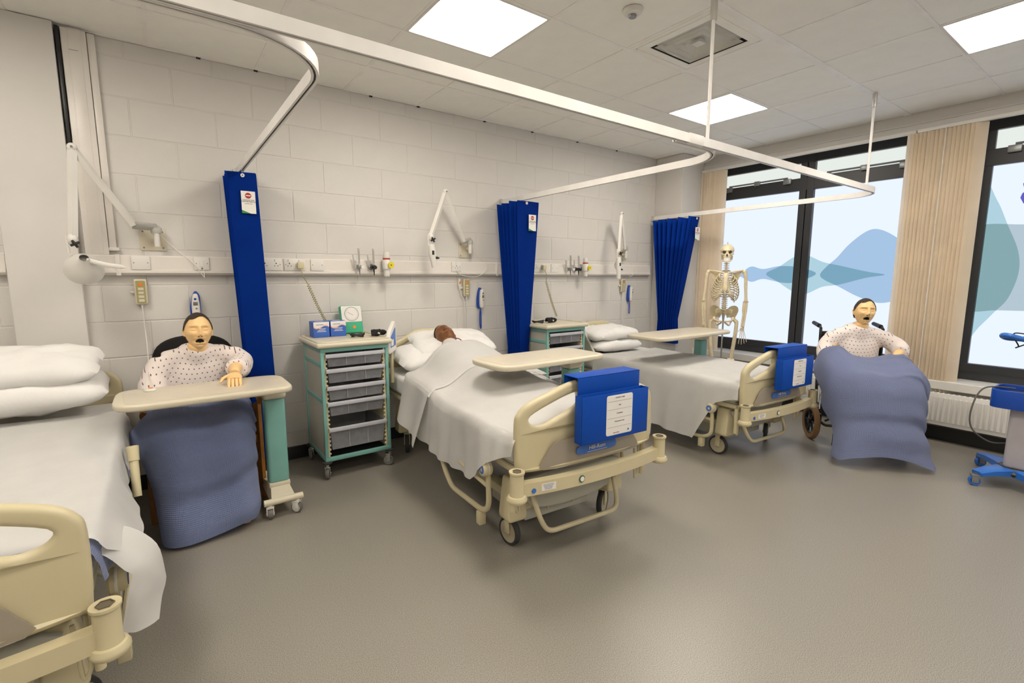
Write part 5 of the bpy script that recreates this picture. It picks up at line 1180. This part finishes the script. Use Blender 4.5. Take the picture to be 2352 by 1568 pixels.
# --- manikin lying in the middle bed
t = thing('patient_manikin','dark-skinned patient manikin lying with only its head showing in the middle bed','manikin',(1.03,-2.26,0),R(-4))
hm = Matrix.Translation((.01,1.79,.915)) @ Matrix.Rotation(R(-22),4,'Y') @ Matrix.Rotation(R(-68),4,'X') @ Matrix.Scale(1.0,4)
g = NB(); tube([(-.02,.95,.735),(-.02,1.25,.765),(-.02,1.48,.80),(-.02,1.60,.83)],[.060,.075,.070,.05],16,flat=[2.2,2.2,2.3,1.8],bm=g)
tube([(-.20,1.50,.80),(.16,1.50,.80)],.055,12,bm=g); tube([(-.02,1.58,.845),(-.02,1.66,.875)],[.078,.066],14,bm=g)
tube([(-.19,1.49,.80),(-.20,1.40,.765)],[.058,.045],12,bm=g)
manikin(t, hm, [skin_d,mouthm], arms=[([(-.18,1.48,.79),(-.19,1.2,.730),(-.15,.95,.715)],[.042,.030,.024]),([(.15,1.48,.79),(.18,1.2,.745),(.14,.95,.725)],[.042,.034,.026])],
    hands=[hand_bm((-.16,.90,.715),(.2,-1,0),(0,0,1),.9,1,.2),hand_bm((.12,.90,.715),(-.2,-1,0),(0,0,1),.9,-1,.2)],
    neck=[([(-.02,.80,.715),(-.02,1.1,.745),(-.02,1.5,.79)],[.035,.055,.060],2.2),([(-.02,1.52,.81),(-.02,1.62,.855),(-.02,1.69,.885)],[.06,.055,.055],1)],
    legs=[([(-.09,.85,.705),(-.09,.45,.700),(-.09,.22,.690)],[.036,.030,.022]),([(.07,.85,.705),(.07,.45,.700),(.07,.22,.690)],[.036,.030,.022])],
    gown_bm=g, hair_mat=hair_g, open_=False, hairfr=.080, shirt=mat('grey_gown',(.62,.58,.55),.85,bump=.15,bscale=40))
part('gown_tie', tube(smooth_pts([(-.0,1.60,.912),(.02,1.585,.925),(.05,1.57,.905)],4),.0035,6), mat('crimson_print',hexc('#7a1730'),.6), t)
# --- manikin in the wheelchair
PHI = R(-47.8); WC = (3.93,-2.40,0)
t = thing('patient_manikin','fair-skinned patient manikin in a dotted gown sitting in the wheelchair by the window','manikin',WC,PHI)
g = gown_torso(.95,.19,-.05,.50); tube([(-.165,.09,.905),(0,.095,.945),(.165,.09,.905)],[.060,.062,.060],14,bm=g)
tube(smooth_pts([(-.17,.09,.905),(-.235,.06,.82),(-.25,.0,.74),(-.22,-.08,.70)],4),[.062]*5+[.066]*4+[.072]*4,14,bm=g)
tube(smooth_pts([(.17,.09,.905),(.232,.05,.86),(.270,-.01,.82),(.235,-.07,.80)],4),[.062]*5+[.064]*4+[.060]*4,14,bm=g)
collar(g,(0,.095,.92),(.008,.068,1.000),.088,.066)
manikin(t, HM((.02,.055,1.105),-8,-6,4,.94), [skin,mouthm],
    arms=[([(-.165,.09,.90),(-.24,.0,.74),(-.14,-.10,.67)],[.046,.042,.030]),([(.165,.09,.90),(.262,-.0,.81),(.20,-.11,.775),(.12,-.17,.69)],[.046,.040,.036,.026])],
    hands=[hand_bm((-.12,-.16,.66),(.4,-1,0),(0,0,1),.95,1,.2),hand_bm((.07,-.20,.67),(-1,-.5,-.1),(0,0,1),.95,-1,.2)],
    neck=[([(0,.10,.52),(0,.10,.70),(0,.11,.87)],[.12,.12,.10],.5),([(0,.09,.88),(.005,.075,.96),(.01,.06,1.02)],[.056,.052,.052],1)],
    legs=[([(-.10,.05,.54),(-.12,-.36,.60),(-.12,-.44,.35),(-.12,-.46,.14)],[.07,.058,.048,.038]),([(.10,.05,.54),(.12,-.36,.60),(.12,-.44,.35),(.12,-.46,.14)],[.07,.058,.048,.038]),([(-.12,-.44,.14),(-.12,-.51,.135)],[.036,.026]),([(.12,-.44,.14),(.12,-.51,.135)],[.036,.026])],
    gown_bm=g)
blanket('cellular_blanket','pale blue cellular blanket over the wheelchair manikin down to its feet',WC,PHI,
 [[(-.34,.02,.66),(-.30,-.02,.80),(-.20,-.06,.835),(-.10,-.06,.775),(.02,-.08,.755),(.14,-.10,.785),(.24,-.08,.80),(.29,-.06,.71),(.31,-.02,.62)],
  [(-.36,-.08,.60),(-.315,-.12,.77),(-.22,-.14,.84),(-.11,-.16,.77),(.02,-.18,.75),(.14,-.20,.775),(.25,-.20,.765),(.31,-.18,.66),(.335,-.14,.55)],
  [(-.365,-.18,.55),(-.33,-.25,.68),(-.23,-.30,.73),(-.11,-.33,.71),(.02,-.34,.69),(.14,-.35,.71),(.24,-.34,.70),(.32,-.32,.60),(.35,-.26,.48)],
  [(-.35,-.22,.48),(-.33,-.34,.56),(-.23,-.43,.63),(-.12,-.46,.655),(.02,-.46,.635),(.12,-.46,.655),(.22,-.44,.62),(.28,-.40,.50),(.31,-.33,.40)],
  [(-.35,-.24,.38),(-.315,-.38,.42),(-.23,-.48,.44),(-.12,-.52,.46),(.02,-.52,.45),(.12,-.52,.46),(.21,-.50,.43),(.26,-.44,.36),(.28,-.38,.30)],
  [(-.31,-.36,.24),(-.29,-.45,.25),(-.22,-.53,.26),(-.12,-.56,.27),(.02,-.56,.26),(.12,-.56,.26),(.20,-.54,.24),(.255,-.50,.21),(.27,-.44,.18)],
  [(-.345,-.46,.055),(-.32,-.54,.05),(-.255,-.585,.085),(-.12,-.59,.105),(.02,-.59,.105),(.13,-.59,.085),(.22,-.59,.05),(.29,-.56,.03),(.32,-.48,.05)]], blanket_m2,.014,3.3)
# --- wheelchair
t = thing('wheelchair','black attendant wheelchair with tan tyres beside the window radiator','wheelchair',WC,PHI)
for s in (-1,1):
    x = s*.275
    w_ = lathe([(.110,-.017),(.140,-.022),(.152,-.012),(.152,.012),(.140,.022),(.110,.017),(.104,.0),(.110,-.017)],36,(x,.13,.152),'X'); wh = part('rear_wheel', w_, tan_t, t, label='tan tyred rear wheel')
    part('rim', lathe([(.098,-.012),(.112,-.016),(.112,.016),(.098,.012),(.098,-.012)],32,(x,.13,.152),'X'), black, wh)
    sp = NB()
    for k in range(6): a = k*math.pi/3; tube([(x,.13,.152),(x,.13+math.cos(a)*.100,.152+math.sin(a)*.100)],[.012,.009],6,bm=sp)
    lathe([(0,-.025),(.022,-.025),(.022,.025),(0,.025)],16,(x,.13,.152),'X',bm=sp); part('spokes', sp, black, wh)
    x = s*.235
    part('side_frame', tube(round_path([(x,.20,.96),(x,.19,.50),(x,.16,.17),(x,-.05,.17),(x,-.30,.24),(x,-.33,.45),(x,-.10,.47),(x,.17,.48)],.04,4),.012,8), black, t)
    part('push_handle', tube(round_path([(x,.19,.90),(x,.20,.965),(x,.32,.985)],.03,4),.011,8), black, t); part('handle_grip', tube([(x,.235,.972),(x,.36,.988)],[.018,.016],10), black, t)
    part('armrest', box((x+s*.02,.0,.70),(.05,.30,.03),.012), blackf, t); part('arm_post', tube([(x+s*.02,.08,.48),(x+s*.02,.08,.69)],.010,8), black, t)
    part('brake_lever', tube([(x+s*.03,.02,.45),(x+s*.045,-.02,.30)],.008,8), steel, t); part('axle_housing', box((x,.12,.20),(.03,.12,.07),.008), black, t)
    part('hanger', tube(round_path([(x,-.30,.44),(x,-.42,.30),(x,-.47,.13)],.04,4),.010,8), black, t); part('foot_plate', box((s*.12,-.455,.095),(.13,.12,.012),.004), black, t)
    c = caster(t, x, -.25, .4*s, r=.07, w=.03, fork=black, tm=tyre, hm=grey_m, top=.20)
part('seat', box((0,-.08,.475),(.44,.42,.03),.012), blackf, t); part('back_sling', box((0,.20,.72),(.45,.02,.42),.008), blackf, t)
part('cross_brace', tube([(-.23,-.02,.46),(.23,-.02,.20)],.010,8,bm=tube([(.23,-.02,.46),(-.23,-.02,.20)],.010,8)), black, t)
# ------------------------------------------------------------------ skeleton on its stand
def skeleton(loc, rot):
    t = thing('skeleton','ivory teaching skeleton on a pole stand in front of the frosted window','skeleton',loc,rot)
    def P(n,b,m=bone,par=t,**k): return part(n,b,m,par,ang=60,**k)
    # skull: cranium and face, sockets, nose hole, teeth, jaw
    sk = ball((0,.015,1.655),.071,(.98,1.22,1.0),sub=3)
    for v in sk.verts:
        if v.co.z < 1.645: v.co.x *= .90
    tube([(0,-.030,1.64),(0,-.045,1.60),(0,-.045,1.575)],[.050,.043,.034],16,flat=.75,bm=sk)
    for s in (-1,1): tube([(s*.028,-.072,1.622),(s*.056,-.050,1.618),(s*.064,-.005,1.622)],[.009,.008,.006],8,bm=sk); tube([(s*.010,-.076,1.655),(s*.032,-.078,1.660),(s*.052,-.060,1.650)],[.007,.008,.007],8,bm=sk)
    sk = remesh(sk,.005,3); S_ = P('skull', sk)
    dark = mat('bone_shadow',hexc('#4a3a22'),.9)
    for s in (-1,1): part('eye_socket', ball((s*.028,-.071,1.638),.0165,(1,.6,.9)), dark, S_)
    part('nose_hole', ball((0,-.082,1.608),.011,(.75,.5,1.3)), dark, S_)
    for k in range(-4,5): 
        a = k*.22; x,y = math.sin(a)*.030, -.046-math.cos(a)*.034
        for z in (1.577,1.564): part('tooth', box((x,y,z),(.0065,.006,.012),.002,1,rot=(0,0,a)), paper, S_)
    part('crown_pin', cyl((0,.015,1.72),(0,.015,1.745),.003,seg=8), steel, S_)
    jw = tube(smooth_pts([(-.046,.0,1.605),(-.042,-.012,1.568),(-.024,-.060,1.547),(0,-.074,1.543),(.024,-.060,1.547),(.042,-.012,1.568),(.046,.0,1.605)],5),.0115,8,flat=.8); P('jaw', jw)
    for k in range(24):
        u = k/23; z = 1.545-.50*u; y = .02+.030*math.sin(u*6.0)-.005; r = .012+.011*u
        b = lathe([(0,-.0095),(r*.9,-.0095),(r,-.006),(r*.86,0),(r,.006),(r*.9,.0095),(0,.0095)],12,(0,y,z)); tube([(0,y+r,z),(0,y+r+.022,z-.012)],[.006,.003],6,bm=b); tube([(-.03-.004*u,y+r*.7,z),(0,y+r*.5,z),(.03+.004*u,y+r*.7,z)],[.003,.006,.003],6,bm=b); P('vertebra', b)
    st = tube(smooth_pts([(0,-.072,1.425),(0,-.088,1.385),(0,-.100,1.31),(0,-.104,1.25),(0,-.100,1.215)],4),[.026]*5+[.018]*4+[.021]*4+[.012]*4,10,flat=.35); P('sternum', st)
    for k in range(12):
        u = k/11; zb = 1.445-.27*u; yb = .035+.012*math.sin(u*4); W_ = [.062,.085,.102,.112,.120,.126,.130,.132,.130,.124,.112,.095][k]; D = [.085,.105,.122,.133,.142,.146,.148,.145,.135,.120,.06,.02][k]
        for s in (-1,1):
            pts = [(s*.012,yb,zb),(s*W_*.55,yb+.042,zb+.004),(s*W_*.95,yb+.010,zb-.025),(s*W_,yb-D*.45,zb-.055)]
            if k < 10: pts += [(s*W_*.72,yb-D*.86,zb-.085),(s*W_*.42,yb-D*.98,zb-.082+(.0 if k < 6 else .01*(k-5)))]
            if k < 7: pts.append((s*.020,-.075-.012*u*2,1.40-.022*k))
            elif k < 10: pts.append((s*.030,-.090,1.255-.005*k))
            P('rib', tube(smooth_pts(pts,4),.0066,6,flat=.75))
    for s in (-1,1):
        P('clavicle', tube(smooth_pts([(s*.018,-.070,1.428),(s*.07,-.065,1.440),(s*.12,-.030,1.448),(s*.165,-.005,1.455)],4),.0075,8))
        sc = NB(); V = [sc.verts.new(v) for v in ((s*.055,.105,1.425),(s*.150,.055,1.445),(s*.140,.050,1.40),(s*.085,.100,1.28),(s*.058,.108,1.32))]; sc.faces.new(V); thicken(sc,.006); tube([(s*.058,.110,1.415),(s*.12,.085,1.435),(s*.170,.02,1.455)],[.006,.008,.011],8,bm=sc); P('scapula', sc)
        h = tube(smooth_pts([(s*.178,.005,1.435),(s*.190,.005,1.38),(s*.198,.010,1.25),(s*.205,.008,1.15),(s*.205,.005,1.13)],4),[.020]*4+[.016]*4+[.0145]*4+[.017]*4+[.024],10); ball((s*.172,.005,1.440),.023,bm=h); ball((s*.205,.005,1.128),.018,(1.5,.8,.8),bm=h); P('humerus', h)
        P('radius', tube(smooth_pts([(s*.212,-.005,1.115),(s*.208,-.012,1.0),(s*.196,-.018,.885),(s*.192,-.020,.868)],4),[.013]*4+[.010]*4+[.012]*4+[.016],8)); P('ulna', tube(smooth_pts([(s*.195,.012,1.135),(s*.190,.004,1.0),(s*.180,-.008,.885),(s*.178,-.010,.868)],4),[.016]*4+[.010]*4+[.009]*4+[.011],8))
        hd = NB()
        for k in range(8): ball((s*(.172+.009*(k%4)),-.016,.856-.012*(k//4)),.0075,bm=hd,sub=1)
        for k in range(5):
            a = (k-1.8)*.13*s; L = [.050,.058,.060,.056,.050][k]; p = Vector((s*(.166+.0085*k),-.018,.838)); d = Vector((math.sin(a)*1.0,-.06,-1)).normalized()
            if k == 0: d = Vector((-s*.65,-.35,-.75)).normalized()
            for L_,r_ in ((L,.0048),(L*.66,.0042),(L*.42,.0038),(L*.32,.0032))[:4 if k else 3]:
                q = p+d*L_; tube([p,p+d*L_*.2,q-d*L_*.2,q],[r_*1.25,r_*.8,r_*.75,r_*1.15],6,bm=hd); p = q+d*.003
        P('hand', hd)
        il = net([[(s*.022,.078,1.02),(s*.052,.078,1.065),(s*.095,.055,1.085),(s*.132,.0,1.072),(s*.140,-.050,1.035)],
                  [(s*.024,.070,.990),(s*.050,.062,1.01),(s*.085,.045,1.015),(s*.116,.0,1.008),(s*.128,-.042,.998)],
                  [(s*.034,.055,.950),(s*.052,.042,.958),(s*.075,.028,.955),(s*.097,.0,.950),(s*.108,-.03,.955)]])
        pb = thicken(grid_surface(lambda u,v: il(v,u),14,10),.008)
        tube(smooth_pts([(s*.095,.0,.965),(s*.085,-.02,.935),(s*.050,-.055,.925),(s*.010,-.065,.925)],4),.0095,8,bm=pb); tube(smooth_pts([(s*.090,.01,.95),(s*.075,.02,.915),(s*.058,.0,.880),(s*.035,-.035,.895),(s*.012,-.06,.915)],4),.0095,8,bm=pb); ball((s*.090,.0,.945),.024,(.7,1,1),bm=pb); tube(smooth_pts([(s*.012,.078,1.0),(s*.045,.068,1.02),(s*.085,.045,1.01)],4),[.030]*4+[.032]*4+[.022],10,flat=.35,bm=pb); P('pelvis', pb)
        f = tube(smooth_pts([(s*.095,.0,.945),(s*.118,.0,.925),(s*.130,.0,.895),(s*.120,-.005,.74),(s*.100,-.005,.56),(s*.095,-.003,.515)],4),[.022]*2+[.018]*2+[.021]*4+[.019]*8+[.022]*3+[.036]*2,10); ball((s*.093,-.004,.508),.028,(1.3,1,.8),bm=f); P('femur', f)
        P('kneecap', ball((s*.095,-.038,.505),.018,(1,.5,1.1))); ti = tube(smooth_pts([(s*.092,0,.480),(s*.092,0,.45),(s*.090,.0,.28),(s*.088,.0,.11)],4),[.028]*2+[.019]*3+[.0125]*6+[.017]*2,10); P('tibia', ti)
        P('fibula', tube([(s*.118,.015,.455),(s*.112,.012,.28),(s*.108,.008,.095)],[.010,.006,.010],8))
        ft = ball((s*.09,.035,.075),.024,(.8,1.5,.9)); ball((s*.09,-.01,.085),.024,(1,1.1,.8),bm=ft)
        for k in range(5): tube([(s*(.078+.009*k),-.02,.078),(s*(.072+.015*k),-.09,.060),(s*(.070+.018*k),-.135+.008*k,.052)],[.007,.005,.004],6,bm=ft)
        P('foot', ft)
    P('sacrum', tube([(0,.055,1.04),(0,.085,.99),(0,.085,.93),(0,.07,.905)],[.045,.040,.022,.009],10,flat=.5))
    part('tag', box((.075,-.06,1.175),(.028,.003,.055),.001), mat('tag_violet',hexc('#8c84a8'),.5), t)
    part('stand_pole', cyl((0,.035,.05),(0,.035,1.03),.0085,seg=10), steel, t)
    b = NB()
    for k in range(5): a = k*2*math.pi/5; tube([(0,.035,.075),(math.cos(a)*.27,.035+math.sin(a)*.27,.062)],[.018,.013],8,bm=b)
    part('stand_base', b, white, t)
    for k in range(5): a = k*2*math.pi/5; caster(t, math.cos(a)*.26, .035+math.sin(a)*.26, a, r=.024, w=.02, fork=grey_m, tm=tyre, hm=grey_m, top=.06)
    return t
skeleton((4.18,-1.045,0), math.atan2(-.864,.504))

# ------------------------------------------------------------------ groups of repeats
GR = {'hospital_bed':'hospital beds in a row along the block wall','mattress':'mattresses on the hospital beds','pillow':'white pillows on the hospital beds','bed_sheet':'white bed sheets','cellular_blanket':'blue cellular blankets',
 'wall_lamp':'jointed lamps over the beds','wall_socket':'sockets on the service trunking','blank_plate':'blank plates on the service trunking','call_handset':'nurse call handsets','ear_thermometer':'ear thermometers on the wall',
 'flow_meter':'flow meters on the service trunking','suction_regulator':'suction regulators on the service trunking','overbed_table':'overbed tables','storage_trolley':'drawer trolleys between the beds','glove_box':'glove boxes on the first trolley',
 'pressure_cuff':'black pressure cuffs on the trolleys','coiled_lead':'coiled leads from the sockets','document_holder':'blue holders on the foot boards','vertical_blind':'vertical blinds at the windows','patient_manikin':'patient training manikins','wall_trunking':'service trunking lengths'}
for o in list(scn.objects):
    b_ = o.name.split('.')[0]
    if o.parent is None and b_ in GR and 'label' in o: o['group'] = GR[b_]
